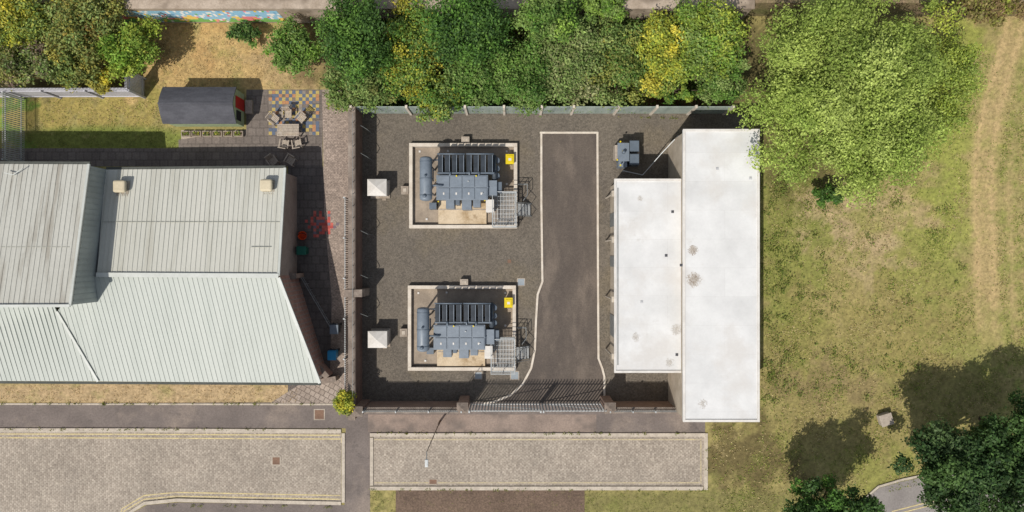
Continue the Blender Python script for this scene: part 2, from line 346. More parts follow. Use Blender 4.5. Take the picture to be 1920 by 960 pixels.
for i in range(15):
    for j in range(13):
        if random.random()<.14: continue
        x0=504+i*6.3; y0=170+j*6.4
        cidx=0 if (i+j)%2 else (1 if random.random()<.7 else 3)
        if random.random()<.26: cidx=random.choice([0,1,2,2,3])
        a=at(x0,y0+6.3);b=at(x0+6.2,y0); t.add([(a.x,a.y,.022),(b.x,a.y,.022),(b.x,b.y,.022),(a.x,b.y,.022)],[(0,1,2,3)],lin(pal[cidx]))
S('coloured_play_tiles',t,m_tile)
t=MB()
for i in range(12):
    for j in range(11):
        dd=((i-5.5)/1.15)**2+(j-5)**2
        if dd>25 or random.random()<dd/32: continue
        x0=572+i*5.3; y0=390+j*5.5
        c_=random.choice([(200,96,86),(186,88,80),(208,112,98),(128,114,122)])
        a=at(x0,y0+5.4);b=at(x0+5.2,y0); t.add([(a.x,a.y,.026),(b.x,a.y,.026),(b.x,b.y,.026),(a.x,b.y,.026)],[(0,1,2,3)],lin(c_))
S('red_play_tiles',t,m_tile)
yb=at(0,43).y
S('embankment',MB().box(-70,40,yb+.5,yb+60,0,2.7),m_bank)
rw=thing('retaining_wall','long stained concrete retaining wall behind the hedge with a painted mural at its left','wall',(0,yb,0))
w=MB(); w.box(-30.5,17,yb,yb+.5,0,3.0); w.box(-30.6,17.1,yb-.06,yb+.56,3.0,3.12); w.build('wall',m_retain,rw)
w=MB(); rng=random.Random(3)
x0,x1=at(243,43).x,at(540,43).x
mp_=[(120,170,205),(236,150,160),(240,236,226),(120,180,110),(236,196,80),(226,110,90),(170,200,220)]
for i in range(64):
    for j in range(8):
        u=i/64; hgt=.45+.3*math.sin(u*19)+.12*math.sin(u*47)
        v=j/8
        c_=(124,180,96) if v<.18+.08*math.sin(u*30) else ((236,140,140) if v<hgt*.7 and math.sin(u*23+2)>.1 else ((240,206,110) if v<hgt*.6 else ((150,196,220) if rng.random()<.8 else (238,236,230))))
        if rng.random()<.12:c_=rng.choice(mp_)
        xa=x0+(x1-x0)*i/64; xb=x0+(x1-x0)*(i+1)/64; za=.25+2.3*j/8; zb=.25+2.3*(j+1)/8
        w.add([(xa,yb-.012,za),(xb,yb-.012,za),(xb,yb-.012,zb),(xa,yb-.012,zb)],[(0,1,2,3)],lin(c_,1.0))
w.build('mural',m_mural,rw)
# ---------------------------------------------------------------- metal roofed building
def ribs(mb,poly,d,sp,w=.05,h=.03,start=.15):
    d=Vector((d[0],d[1])).normalized(); nn=Vector((-d.y,d.x))
    P=[Vector(p) for p in poly]; o=[p.x*nn.x+p.y*nn.y for p in P]
    s=min(o)+start
    while s<max(o)-.05:
        hit=[]
        for i in range(len(P)):
            a,b=P[i],P[(i+1)%len(P)]; oa,ob=o[i],o[(i+1)%len(P)]
            if (oa-s)*(ob-s)<0: hit.append(a.lerp(b,(s-oa)/(ob-oa)))
        if len(hit)>=2:
            p,q=hit[0],hit[1]; up=Vector((0,0,h/2)); mb.bar(p+up,q+up,w,h)
        s+=sp
def roofpoly(pts): return [at(*p) for p in pts]
bd=thing('metal_roofed_building','large single storey building with pale green ribbed metal roofs and pink brick walls','building',(-28,-3,0))
def roof(pts,m,d,label=None,sp=.33,thick=.12):
    P=roofpoly(pts); mb=MB(); n=len(P)
    vs=[tuple(p) for p in P]+[(p.x,p.y,p.z-thick) for p in P]
    mb.add(vs,[tuple(range(n)),tuple(range(2*n-1,n-1,-1))]+[(i,n+i,n+(i+1)%n,(i+1)%n) for i in range(n)])
    ribs(mb,P,d,sp); o=mb.build('roof',m,bd)
    if label:o['label']=label
    return o,P
hB=3.4
rB,PB=roof([(197,318,hB),(182,515,4.75),(523,517,4.75),(535,315,hB)],m_roof,(0,1),'pale cream ribbed roof slope with two vents')
hA=5.3
rA,PA=roof([(-320,306,hA),(-340,575,7.2),(133,573,7.2),(168,308,hA)],m_roofA,(0,1),'higher ribbed roof with dark dirt streaks')
rC,PC=roof([(108,584,4.2),(185,715,3.3),(600,718,3.3),(523,520,4.7),(150,519,4.7)],m_roofC,(.16,-1),'grey green ribbed roof slope with slanted right edge')
rD,PD=roof([(-320,560,4.4),(-340,713,3.3),(184,715,3.3),(106,584,4.2),(95,560,4.4)],m_roofC,(.16,-1),'ribbed lower roof slope at the left edge')
def poly_wall(mb,a,b,z0a,z1a,z1b):
    mb.add([(a.x,a.y,z0a),(b.x,b.y,z0a),(b.x,b.y,z1b),(a.x,a.y,z1a)],[(0,1,2,3)])
xE=PB[3].x-.25
w=MB(); poly_wall(w,Vector((xE,PB[3].y-.25)),Vector((xE,PB[2].y)),0,hB-.1,4.6); w.build('wall',m_brick,bd,label='pink brick east wall')
w=MB(); poly_wall(w,Vector((xE,PB[2].y)),Vector((PC[2].x-.4,PC[2].y+.25)),0,4.6,3.15); w.build('wall',m_brick,bd,label='slanted pink brick wall')
w=MB(); poly_wall(w,Vector((PC[2].x-.4,PC[2].y+.25)),Vector((-55,PC[2].y+.25)),0,3.15,3.15); w.build('wall',m_brickx,bd,label='south brick wall')
w=MB(); poly_wall(w,Vector((-55,PB[3].y-.25)),Vector((xE,PB[3].y-.25)),0,hB-.1,hB-.1); w.build('wall',m_brickx,bd,label='north brick wall')
xA=PA[3].x-.02
w=MB(); w.add([(xA,PA[3].y-.1,3.2),(xA,PA[2].y+.05,3.2),(xA,PA[2].y+.05,7.05),(xA,PA[3].y-.1,5.15)],[(0,1,2,3)])
y=PA[2].y+.3
while y<PA[3].y-.1:
    zt=5.15+(7.05-5.15)*(PA[3].y-y)/(PA[3].y-PA[2].y); w.box(xA,xA+.04,y-.02,y+.02,3.3,zt); y+=.38
w.build('wall',m_clad,bd,label='ribbed metal side wall of the higher roof')
w=MB(); poly_wall(w,Vector((-60,PA[2].y+.05)),Vector((xA,PA[2].y+.05)),3.2,7.05,7.05); poly_wall(w,Vector((-60,PA[3].y-.1)),Vector((xA,PA[3].y-.1)),0,5.15,5.15); w.build('wall',m_clad,bd)
for p_,q_,dz,w_,h_,nm in ((PB[1],PB[2],.1,.3,.06,'ridge_cap'),(PC[0],PC[1],.08,.16,.06,'ridge_cap'),(PC[2],PC[3],.05,.2,.14,'verge_trim'),(PB[2],PB[3],.05,.16,.14,'verge_trim'),(PA[2],PA[3],.07,.16,.12,'verge_trim'),(PA[1],PA[2],.09,.18,.1,'verge_trim')):
    MB().bar(p_+Vector((0,0,dz)),q_+Vector((0,0,dz)),w_,h_).build(nm,m_trim,bd)
for p_,q_,d_ in ((PB[0],PB[3],.1),(PA[0],PA[3],.1),(PC[2],PD[1],-.09)):
    MB().bar(p_+Vector((.05,d_,-.08)),q_+Vector((0,d_,-.08)),.16,.1).build('gutter',m_gut,bd)
lp=mat('lap_joint',(176,175,162),(164,164,150),bump=0)
for (xa,xb,py,h,) in ((192,385,416,4.1),(390,530,416,4.1),(470,508,463,4.45),(0,130,463,6.42)):
    MB().bar(at(xa,py,h+.02),at(xb,py,h+.02),.035,.03).build('lap_joint',lp,bd)
for (vx,vy) in ((227,350),(501,348)):
    zr=hB+(4.75-hB)*(vy-318)/197.
    c=at(vx,vy,zr+.3)
    f=MB().box(c.x-.42,c.x+.42,c.y-1.0,c.y+.42,zr-.25,zr+.1)
    for i in range(7): f.box(c.x-.4+i*.12,c.x-.36+i*.12,c.y-.98,c.y-.5,zr+.1,zr+.13)
    vp=f.build('roof_vent',m_flash,bd)
    MB().box(c.x-.3,c.x+.3,c.y-.3,c.y+.3,zr+.1,zr+.3).build('curb',m_flash,vp)
    MB().box(c.x-.43,c.x+.43,c.y-.42,c.y+.42,zr+.3,zr+.62).build('cowl',m_beige,vp,bevel=.13)
t=MB()
for (ax,ay,bx,by,h) in ((25,328,42,316,5.5),(25,328,8,324,5.5)): t.bar(at(ax,ay,h+.25),at(bx,by,h+.25),.05,.05)
t.bar(at(25,328,5.4),at(25,328,5.75),.05,.05); t.build('aerial',m_trim,bd)
def wallthing(name,label,cat,pa,pb,th,h,m,cop=None,group=None):
    a=Vector((*g(*pa),0));b=Vector((*g(*pb),0)); r=thing(name,label,cat,(a+b)/2,group)
    MB().bar(a+Vector((0,0,h/2)),b+Vector((0,0,h/2)),th,h).build('wall',m,r)
    if cop: MB().bar(a+Vector((0,0,h+.04)),b+Vector((0,0,h+.04)),th+.1,.08).build('coping',cop,r)
    return r
wallthing('brick_wall','short brick wall standing out from the east side of the ribbed building','wall',(546,518),(570,516),.35,1.8,m_brickx,m_stone)
wallthing('garden_wall','low brick wall slanting beside the foot of the ribbed building','wall',(596,672),(622,702),.3,1.2,m_brick,m_stone)
wallthing('corner_wall','low pale wall ending at the pavement beside the yellow green bush','wall',(604,712),(636,706),.3,.9,m_stone,m_stone)
r=thing('ramp_railing','dark slanting handrail of the shaded courtyard ramp','railing',(*g(590,570),0))
a=Vector((*g(572,520),0));b=Vector((*g(626,612),0)); t=MB()
for z in (.5,.95): t.bar(a+Vector((0,0,z)),b+Vector((0,0,z)),.05,.05)
for i in range(9):
    p=a.lerp(b,i/8); t.bar(p,p+Vector((0,0,.97)),.04,.04)
t.build('rail',m_galvd,r)
def bucket(name,label,cat,px,py,m,s=1.0):
    c=Vector((*g(px,py),.02)); r=thing(name,label,cat,c)
    MB().lathe(c,[(.22*s,0),(.3*s,.36*s),(.33*s,.38*s),(.33*s,.42*s),(.29*s,.42*s),(.2*s,.06*s)]).build('tub',m,r)
    t=MB()
    for i in range(8):
        a0=math.pi*i/8;a1=math.pi*(i+1)/8
        t.tube(c+Vector((math.cos(a0)*.32*s,math.sin(a0)*.18*s,.42*s+.04)),c+Vector((math.cos(a1)*.32*s,math.sin(a1)*.18*s,.46*s)),.02,n=6)
    t.build('handle',m_dark,r)
bucket('bucket','bright orange bucket beside the brick wall in the courtyard','bucket',570,442,m_orange)
def wheelie(label,px,py,rot,m,lidm):
    c=Vector((*g(px,py),0)); r=thing('wheelie_bin',label,'bin',c)
    t=MB(); w,d=.29,.35
    t.add([(c.x-w*.8,c.y-d*.8,.06),(c.x+w*.8,c.y-d*.8,.06),(c.x+w*.8,c.y+d*.8,.06),(c.x-w*.8,c.y+d*.8,.06),(c.x-w,c.y-d,1.0),(c.x+w,c.y-d,1.0),(c.x+w,c.y+d,1.0),(c.x-w,c.y+d,1.0)],[(0,3,2,1),(4,5,6,7),(0,1,5,4),(1,2,6,5),(2,3,7,6),(3,0,4,7)])
    t.build('bin_body',m,r)
    MB().box(c.x-w-.03,c.x+w+.03,c.y-d-.03,c.y+d-.05,1.0,1.07).build('lid',lidm,r,bevel=.02)
    MB().tube((c.x-w,c.y+d+.05,1.0),(c.x+w,c.y+d+.05,1.0),.025).build('handle',m_dark,r)
    for s in (-1,1): MB().tube((c.x+s*w*.95,c.y+d*.8,.1),(c.x+s*(w*.95+.05),c.y+d*.8,.1),.1,n=14).build('wheel',m_dark,r)
    r.rotation_euler=(0,0,rot); return r
wheelie('green wheelie bin against the brick wall below the orange bucket',572,470,R90,m_greenbin,m_greenbin)
wheelie('bright blue wheelie bin in the passage beside the palisade fence',629,662,0,m_bluebin,m_bluebin)
wheelie('dark wheelie bin with dull lid in the passage above the blue bin',633,614,0,m_navy,m_blue2)
# ---------------------------------------------------------------- shed
sh=thing('garden_hut','green garden hut with dark curved roof and a red panel on its end','hut',(*g(395,210),0))
a=at(305,232,2.1); b=at(443,163,2.1); t=MB(); n=12; cy=(a.y+b.y)/2; hw=(b.y-a.y)/2
def rz_(u): return 2.1+.66*(1-abs(u)**1.35)
for i in range(n):
    u0=-1+2*i/n;u1=-1+2*(i+1)/n
    z0_=rz_(u0);z1_=rz_(u1)
    t.add([(a.x,cy+hw*u0,z0_),(b.x,cy+hw*u0,z0_),(b.x,cy+hw*u1,z1_),(a.x,cy+hw*u1,z1_),(a.x,cy+hw*u0,z0_-.08),(b.x,cy+hw*u0,z0_-.08),(b.x,cy+hw*u1,z1_-.08),(a.x,cy+hw*u1,z1_-.08)],[(0,1,2,3),(7,6,5,4),(0,4,5,1),(2,6,7,3),(1,5,6,2),(3,7,4,0)])
t.build('roof',m_felt,sh)
MB().box(a.x-.02,b.x+.02,cy-.07,cy+.07,2.74,2.79).build('ridge_cap',m_felt,sh)
t=MB(); xr=b.x-.12
top=[(cy+hw*u*.93,rz_(u)-.12) for u in np.linspace(1,-1,9)]
pr=[(cy-hw+.12,.35),(cy+hw-.12,.35)]+top
xl=a.x+.12
m_=len(pr); t.add([(xl,y,z) for y,z in pr]+[(xr,y,z) for y,z in pr],[tuple(range(m_-1,-1,-1)),tuple(range(m_,2*m_))]+[(i,(i+1)%m_,m_+(i+1)%m_,m_+i) for i in range(m_)])
t.build('wall',m_greenp,sh)
MB().box(xr,xr+.04,cy-.1,cy+.75,.4,1.95).build('door',m_red,sh)
MB().box(xr+.001,xr+.035,cy-.95,cy-.25,1.0,1.8).build('window',m_dark,sh)
for sx in (a.x+.5,b.x-.6):
    for sy in (cy-hw+.3,cy+hw-.3): MB().tube((sx,sy-.06,.22),(sx,sy+.06,.22),.24,n=14).build('wheel',m_dark,sh)
MB().box(xr+.05,xr+.55,cy-.2,cy+.8,0,.3).build('step',m_wood,sh)
pal_y=[(190,184,70),(140,156,66),(96,124,52),(110,132,58)]
for i in range(6):
    px=352+i*19.5; c=Vector((*g(px,252),.01))
    r=thing('planter_box','wooden planter box with yellow green plants, number %s from the left along the hut'%['one','two','three','four','five','six'][i],'planter',c,'planter boxes along the hut')
    t=MB(); w_,d_=.34,.2
    t.box(c.x-w_,c.x+w_,c.y-d_,c.y-d_+.04,.01,.32); t.box(c.x-w_,c.x+w_,c.y+d_-.04,c.y+d_,.01,.32); t.box(c.x-w_,c.x-w_+.04,c.y-d_+.04,c.y+d_-.04,.01,.32); t.box(c.x+w_-.04,c.x+w_,c.y-d_+.04,c.y+d_-.04,.01,.32)
    t.build('box',m_wood,r); MB().box(c.x-w_+.04,c.x+w_-.04,c.y-d_+.04,c.y+d_-.04,.01,.26).build('soil',m_soil,r)
    nn=60; P=np.array([c.x,c.y,.34])+RNG.uniform(-1,1,(nn,3))*np.array([.22,.14,.1]); cc=np.array([lin(q,1) for q in pal_y])[RNG.integers(0,4,nn)]
    leafmesh('foliage',P,unit(nn)+np.array([0,0,.5]),RNG.uniform(.03,.08,nn),cc,m_leaf,r)
S('timber_deck',MB().gbox(340,462,244,262,0,.009),m_wood)
def chair():
    r=thing('garden_chair','','chair',(0,0,0),'wooden garden chairs')
    t=MB()
    for i in range(5): t.box(-.26,.26,-.24+i*.105,-.24+i*.105+.085,.42,.45)
    t.build('seat',m_wood,r); t=MB()
    for i in range(6): t.bar((-.23+i*.092,.27,.45),(-.23+i*.092,.42,.95),.06,.02)
    t.bar((-.29,.42,.96),(.29,.42,.96),.05,.07); t.build('backrest',m_wood,r)
    for s in (-1,1):
        MB().box(s*.32-.04,s*.32+.04,-.27,.34,.64,.67).build('armrest',m_wood,r)
        MB().box(s*.29-.03,s*.29+.03,-.27,-.21,0,.64).build('leg',m_wood,r)
        MB().bar((s*.29,.27,0),(s*.29,.3,.64),.05,.05).build('leg',m_wood,r)
    return r
ch0=chair()
cs=[(519,227,50,'garden chair on the left side of the slatted table, turned to face it'),(543,217,0,'garden chair behind the slatted table on the coloured tiles'),(568,224,-40,'garden chair at the upper right corner of the slatted table'),
(538,271,170,'left of two garden chairs tucked below the slatted table'),(561,271,190,'right of two garden chairs tucked below the slatted table'),(516,304,35,'left of two garden chairs in the shade by the ribbed building'),(548,303,-30,'right of two garden chairs in the shade by the ribbed building')]
for i,(px,py,rz,lb) in enumerate(cs):
    L_=Vector((*g(px,py),.03))
    if i==0: ch0.location=L_; ch0.rotation_euler=(0,0,math.radians(rz)); ch0['label']=lb
    else: dup(ch0,(0,0,0),lb,rot=math.radians(rz),loc=L_)
c=Vector((*g(546,247),.03)); r=thing('garden_table','pale slatted wooden garden table on the coloured tiles','table',c)
t=MB()
for i in range(8): t.box(c.x-.8,c.x+.8,c.y-.45+i*.113,c.y-.45+i*.113+.095,.71,.75)
t.build('tabletop',m_wood,r)
for sx in (-.7,.7):
    for sy in (-.36,.36): MB().box(c.x+sx-.04,c.x+sx+.04,c.y+sy-.04,c.y+sy+.04,.03,.71).build('leg',m_wood,r)
# ---------------------------------------------------------------- palisade fences
def palisade(root,a,b,h,sp,m,w=.07,base=.05,pname='pale'):
    a=Vector(a);b=Vector(b);L=(b-a).length; n=int(L/sp); t=MB(); d=(b-a).normalized(); nn=Vector((-d.y,d.x,0))*.04
    for i in range(n+1):
        p=a.lerp(b,i/n); t.bar(p+nn+Vector((0,0,base)),p+nn+Vector((0,0,h)),w,.02) if abs(d.x)>.5 else t.box(p.x+nn.x-.01,p.x+nn.x+.01,p.y-w/2,p.y+w/2,base,h)
        q=p+nn; t.bar(q+Vector((0,0,h)),q+nn*2.2+Vector((0,0,h+.09)),w*.6,.02)
    for z in (.35,h-.35): t.bar(a+Vector((0,0,z)),b+Vector((0,0,z)),.05,.05)
    t.build('palings',m,root)
    k=max(int(L/2.7),1)
    for i in range(k+1):
        p=a.lerp(b,i/k)-nn; MB().box(p.x-.05,p.x+.05,p.y-.05,p.y+.05,0,h-.1).build('post',m,root)
def pf(name,label,pa,pb,h,sp,m,cat='fence',w=.07):
    a=Vector((*g(*pa),0));b=Vector((*g(*pb),0)); r=thing(name,label,cat,(a+b)/2); palisade(r,a,b,h,sp,m,w=w); return r
m_wf=mat('white_steel',(216,214,218),(200,198,204),fs=6,fv=.1,bump=0)
pf('palisade_fence','white steel fence running along the foot of the pink and yellow shrubs',(-200,184),(272,183),2.4,.1,m_wf,w=.085)
pf('palisade_fence','short white steel fence turning up from the long white fence beside shrubs',(272,183),(272,148),2.4,.1,m_wf,w=.085)
pf('palisade_fence','galvanised palisade fence crossing the green lawn at the left edge',(46,186),(46,306),2.3,.15,m_galv)
pf('palisade_fence','galvanised palisade fence standing outside the left compound wall',(659,375),(659,738),2.3,.16,m_galv)
# ---------------------------------------------------------------- compound walls
r=thing('compound_wall','long brown brick wall on the left side of the gravel compound','wall',(*g(672,480),0))
x0=at(654,0,2.5).x; x1=at(665,0,2.5).x; ya=at(0,772).y; ybk=at(0,214).y
m_wdark=mat('shade_darkened_brick',(140,112,98),(120,96,84),s=1,fs=8,fv=.2,brick=(.24,.09,.012,(132,116,104),.5,(R90,0,R90)))  # brick colour darkened to deepen the shade band along the wall's inner face
MB().box(x0,x1,ya,ybk,0,2.42).build('wall',m_wdark,r)
MB().box(x0-.05,x1+.04,ya-.05,ybk+.05,2.42,2.5).build('coping',m_stone,r)
MB().box(x0-.3,x1+.55,at(0,557,2.6).y,at(0,543,2.6).y,0,2.6).build('pier',m_stone,r)
t=MB()
for i in range(26):
    y=ya+.8+i*.85; t.tube((x1-.1,y,2.5),(x1-.1,y,2.75),.025,n=6)
for z in (2.63,2.75): t.bar((x1-.1,ya+.5,z),(x1-.1,ybk-.5,z),.015,.015)
t.build('wire',m_galvd,r)
for (py) in (250,300,440,520,590):
    c=Vector((*g(697,py),0)); q=thing('bracket_post','thin steel bracket post on gravel beside the left wall, %s down'%{250:'first',300:'second',440:'third',520:'fourth',590:'fifth'}[py],'post',c,'bracket posts beside the left wall')
    t=MB().bar(c,c+Vector((0,0,1.5)),.035,.035).bar(c+Vector((0,0,1.5)),c+Vector((-.45,.25,1.9)),.03,.03).bar(c+Vector((0,0,.8)),c+Vector((-.5,.4,.05)),.03,.03); t.build('bracket',m_galvd,q)
def frontwall(label,pxa,pxb):
    wh=2.25
    r=thing('front_wall',label,'wall',(*g((pxa+pxb)/2,755),0)); a=at(pxa,0,wh).x;b=at(pxb,0,wh).x; y=at(0,756).y
    MB().box(a,b,y-.16,y+.16,0,wh).build('wall',m_brickx,r); MB().box(a-.04,b+.04,y-.22,y+.22,wh,wh+.1).build('coping',m_stone,r)
    t=MB(); n=int((b-a)/.13)
    for i in range(n+1):
        x=a+.05+(b-a-.1)*i/n; t.box(x-.012,x+.012,y-.012,y+.012,wh+.1,2.85)
    for z in (wh+.2,2.8): t.box(a,b,y-.02,y+.02,z,z+.04)
    t.build('railing',m_galvd,r)
    for i in range(4):
        x=a+(b-a)*i/3; MB().box(x-.04,x+.04,y-.06,y+.06,wh+.1,2.95).build('post',m_galv,r)
    return r
frontwall('low brick front wall with steel railing left of the gates',684,866)
frontwall('low brick front wall with steel railing right of the gates',1142,1268)
def pier(label,px,py,s=.34,h=2.7):
    c=Vector((*g(px,py),0)); r=thing('gate_pier',label,'pier',c,'brick gate piers')
    MB().box(c.x-s,c.x+s,c.y-s,c.y+s,0,h).build('shaft',m_brickx,r)
    t=MB(); t.box(c.x-s-.06,c.x+s+.06,c.y-s-.06,c.y+s+.06,h,h+.1); q=s+.03
    t.add([(c.x-q,c.y-q,h+.1),(c.x+q,c.y-q,h+.1),(c.x+q,c.y+q,h+.1),(c.x-q,c.y+q,h+.1),(c.x,c.y,h+.3)],[(0,1,4),(1,2,4),(2,3,4),(3,0,4)]); t.build('cap',m_stone,r)
pier('brick gate pier left of the palisade gates',872,750); pier('brick gate pier right of the palisade gates',1134,750); pier('brick pier at the corner beside the yellow green bush',686,756,.3)
def gate(label,pxa,pxb):
    a=Vector((*g(pxa,756),0));b=Vector((*g(pxb,756),0)); r=thing('palisade_gate',label,'gate',(a+b)/2,'palisade gate leaves'); palisade(r,a,b,2.9,.22,m_galv,w=.1)
    MB().bar(a+Vector((0,0,.3)),b+Vector((0,0,2.1)),.05,.04).build('brace',m_galvd,r)
gate('left leaf of the galvanised palisade gates across the drive',884,1011); gate('right leaf of the galvanised palisade gates across the drive',1016,1126)
y=at(0,213).y; r=thing('panel_fence','grey green panelled fence with pale concrete posts behind the gravel compound','fence',(*g(1010,213),0))
pst=[658,762,872,945,1016,1076,1160,1232,1305,1375]
pw=[at(p,0,2.4).x for p in pst]
for a,b in zip(pw[:-1],pw[1:]):
    t=MB(); nb=max(int((b-a)/.2),3)
    for i in range(nb):
        xa=a+.08+(b-a-.16)*i/nb; xb=a+.08+(b-a-.16)*(i+1)/nb; t.box(xa+.002,xb-.002,y-.02,y+(.0 if i%2 else .015),.1,2.3)
    t.box(a+.08,b-.08,y+.02,y+.06,2.0,2.1); t.box(a+.08,b-.08,y-.03,y+.03,2.3,2.34); t.build('fence_panel',m_fence,r)
for a in pw: MB().box(a-.08,a+.08,y-.13,y+.08,0,2.55).build('post',m_wkerb,r)
# ---------------------------------------------------------------- bunds & transformers
def bund(name,label):
    r=thing(name,label,'bund',(*g(868.5,348),0),'concrete bunds of the two big transformers')
    X0,X1,Y0,Y1=767,970,268,428; z=.45; tpx=6.5
    t=MB(); t.pbox(X0,X1,Y0,Y0+tpx,0,z); t.pbox(X0,X1,Y1-tpx,Y1,0,z); t.pbox(X0,X0+tpx,Y0+tpx,Y1-tpx,0,z-.003); t.pbox(X1-tpx,X1,Y0+tpx,Y1-tpx,0,z-.003)
    t.build('bund_wall',m_wkerb,r,bevel=.02)
    MB().gbox(773,964,275,420,0,.06).build('bund_floor',m_bundfloor,r)
    MB().pbox(822,912,338,420.5,.06,.3).build('plinth',m_slabtan,r)
    MB().pbox(824,912,392,394,.3,.33).build('plinth_joint',m_conc,r)
    MB().pbox(752,766,349,364,0,.5).build('sump',m_conc,r); MB().pbox(865,880,256,267,0,.5).build('sump',m_conc,r)
    MB().pbox(756,762,353,360,.5,.53).build('sump_lid',m_kerb,r); MB().pbox(868,877,259,264,.5,.53).build('sump_lid',m_kerb,r)
    for yy in (276,): MB().bar((at(776,0).x,at(0,yy).y,.12),(at(962,0).x,at(0,yy).y,.12),.06,.04).build('conduit',m_galvd,r)
    for (qx,qy) in ((787,284),(800,411),(840,283),(950,284),(950,345)):
        p=at(qx,qy,.1); MB().box(p.x-.07,p.x+.07,p.y-.07,p.y+.07,.06,.12).build('floor_fixing',m_white,r)
    return r
def transformer():
    r=thing('transformer','large blue grey power transformer with dark radiators in the upper concrete bund','transformer',(*g(868.5,348),0),'large power transformers')
    MB().pbox(821,912,331,372,.3,2.45).build('tank',m_blue2,r,bevel=.02)
    lid=MB().pbox(818,915,328,375,2.45,2.57).build('lid',m_blue,r,bevel=.015)
    for i in range(4):
        for j in range(2):
            MB().pbox(821+i*23.5,821+i*23.5+21.5,330+j*22.5,330+j*22.5+20.5,2.57,2.63).build('cover_plate',m_blue,lid,bevel=.01)
    for i in range(4): 
        c=at(832+i*23.5,363,2.63); MB().box(c.x-.05,c.x+.05,c.y-.08,c.y+.08,2.63,2.66).build('plate_mark',m_white,lid)
    for (qx,qy) in ((829,348),(878,340),(905,362)): 
        c=at(qx,qy,2.64); MB().tube(c,c+Vector((0,0,.08)),.05,n=8).build('lifting_lug',m_galv,lid)
    MB().pbox(836,852,374,391,1.0,2.2).build('cable_box',m_blue,r,bevel=.02); MB().pbox(854,862,374,384,1.0,2.1).build('cable_box',m_blue2,r,bevel=.02)
    MB().pbox(866,884,374,393,1.0,2.2).build('cable_box',m_blue,r,bevel=.02); MB().pbox(887,901,374,388,1.0,2.15).build('cable_box',m_blue,r,bevel=.02)
    for gx in (820,874):
        rad=MB().pbox(gx,gx+53,323,326,2.0,2.5).build('radiator',m_blue2,r)
        for q in range(4):
            xb=gx+1+q*13.3
            t=MB()
            for w_ in range(4): t.pbox(xb+w_*2.2,xb+w_*2.2+1.4,291,322,.7,2.5)
            t.pbox(xb,xb+8,292,321,.75,2.36)
            t.build('fin_bank',m_navy,rad)
            MB().pbox(xb+8.0,xb+9.0,290.5,322.5,2.38,2.56).build('edge_plate',m_blue,rad)
        MB().tube(at(gx,288.5,2.5),at(gx+52,288.5,2.5),.055,n=10).build('header_pipe',m_blue2,rad,smooth=True)
        MB().tube(at(gx+24,322,2.6),at(gx+24,334,2.5),.08,n=10).build('header_pipe',m_blue2,rad,smooth=True)
        MB().tube(at(gx,324,.9),at(gx+48,324,.9),.06,n=8).build('lower_pipe',m_navy,rad)
    zc=2.85; a=at(798,376,zc+.2);b=at(798,293,zc+.2); L_=b.y-a.y; R_=.44
    t=MB().lathe((a.x,a.y,zc),[(.1,-.02),(.3,.02),(R_-.04,.08),(R_,.16),(R_,L_-.16),(R_-.04,L_-.08),(.3,L_-.02),(.1,L_+.02)],axis='y',n=28); cons=t.build('conservator',m_blue,r,smooth=True)
    for u in (.12,.5,.88): MB().lathe((a.x,a.y+L_*u-.02,zc),[(R_+.02,0),(R_+.02,.05)],axis='y',n=28).build('band',m_blue2,cons)
    for u in (.2,.8):
        yy=a.y+L_*u
        for s in (-.3,.3): MB().box(a.x+s-.05,a.x+s+.05,yy-.05,yy+.05,.06,2.7).build('support',m_blue2,r)
    MB().tube((a.x,a.y+L_*.55,3.25),(a.x,a.y+L_*.55,3.45),.08).build('breather',m_blue2,r,smooth=True); MB().tube((a.x+.35,a.y+L_*.35,2.8),(at(830,345,2.7).x,a.y+L_*.35,2.75),.07).build('pipe',m_blue2,r,smooth=True); MB().tube((a.x-.05,a.y+.3,3.2),(a.x-.05,a.y+.3,3.36),.14).build('inspection_cap',m_blue2,r,smooth=True)
    for (qx,qy,qx2,qy2,z) in ((808,300,822,300,2.3),(812,318,812,340,2.2),(912,352,916,352,2.5),(880,328,880,322,2.65)):
        MB().tube(at(qx,qy,z),at(qx2,qy2,z),.05,n=8).build('pipe',m_blue,r,smooth=True)
    t=MB(); c=at(927,340,2.0); d=at(927,295,2.0); t.tube(c,d,.17,n=16); t.tube(d,Vector((d.x,d.y,.8)),.17,n=16); t.build('oil_pipe',m_navy,r,smooth=True)
    for yy in (300,315,329):
        p=at(931,yy,1.9); MB().lathe((p.x,p.y,1.4),[(.25,0),(.25,.35),(.22,.4),(.1,.42)]).build('fan',m_blue2,r)
    MB().pbox(914,932,338,366,.9,2.35).build('terminal_box',m_blue,r,bevel=.02); MB().pbox(932,941,341,361,1.1,2.1).build('terminal_box',m_blue2,r,bevel=.02)
    for (qx,qy,z) in ((818,338,2.3),(822,378,1.6),(909,376,1.8),(893,330,2.66),(856,330,2.66)):
        p=at(qx,qy,z); MB().tube(p,p+Vector((0,0,.1)),.055,n=10).build('valve',m_yel,r)
    MB().pbox(805,818,380,392,.06,1.0).build('pump_box',m_blue2,r)
    return r
def cabinet():
    c=at(918,386,1.8); r=thing('control_cabinet','white control cabinet beside the upper big transformer','cabinet',(c.x,c.y,.3),'control cabinets')
    MB().pbox(912,925,375,397,.3,1.75).build('cabinet_body',m_white,r); MB().pbox(911,926,374,398,1.75,1.82).build('cabinet_roof',m_white,r,bevel=.01)
    p=at(918,397,1.2); MB().box(p.x-.02,p.x+.02,p.y-.14,p.y-.08,1.0,1.15).build('handle',m_dark,r); return r
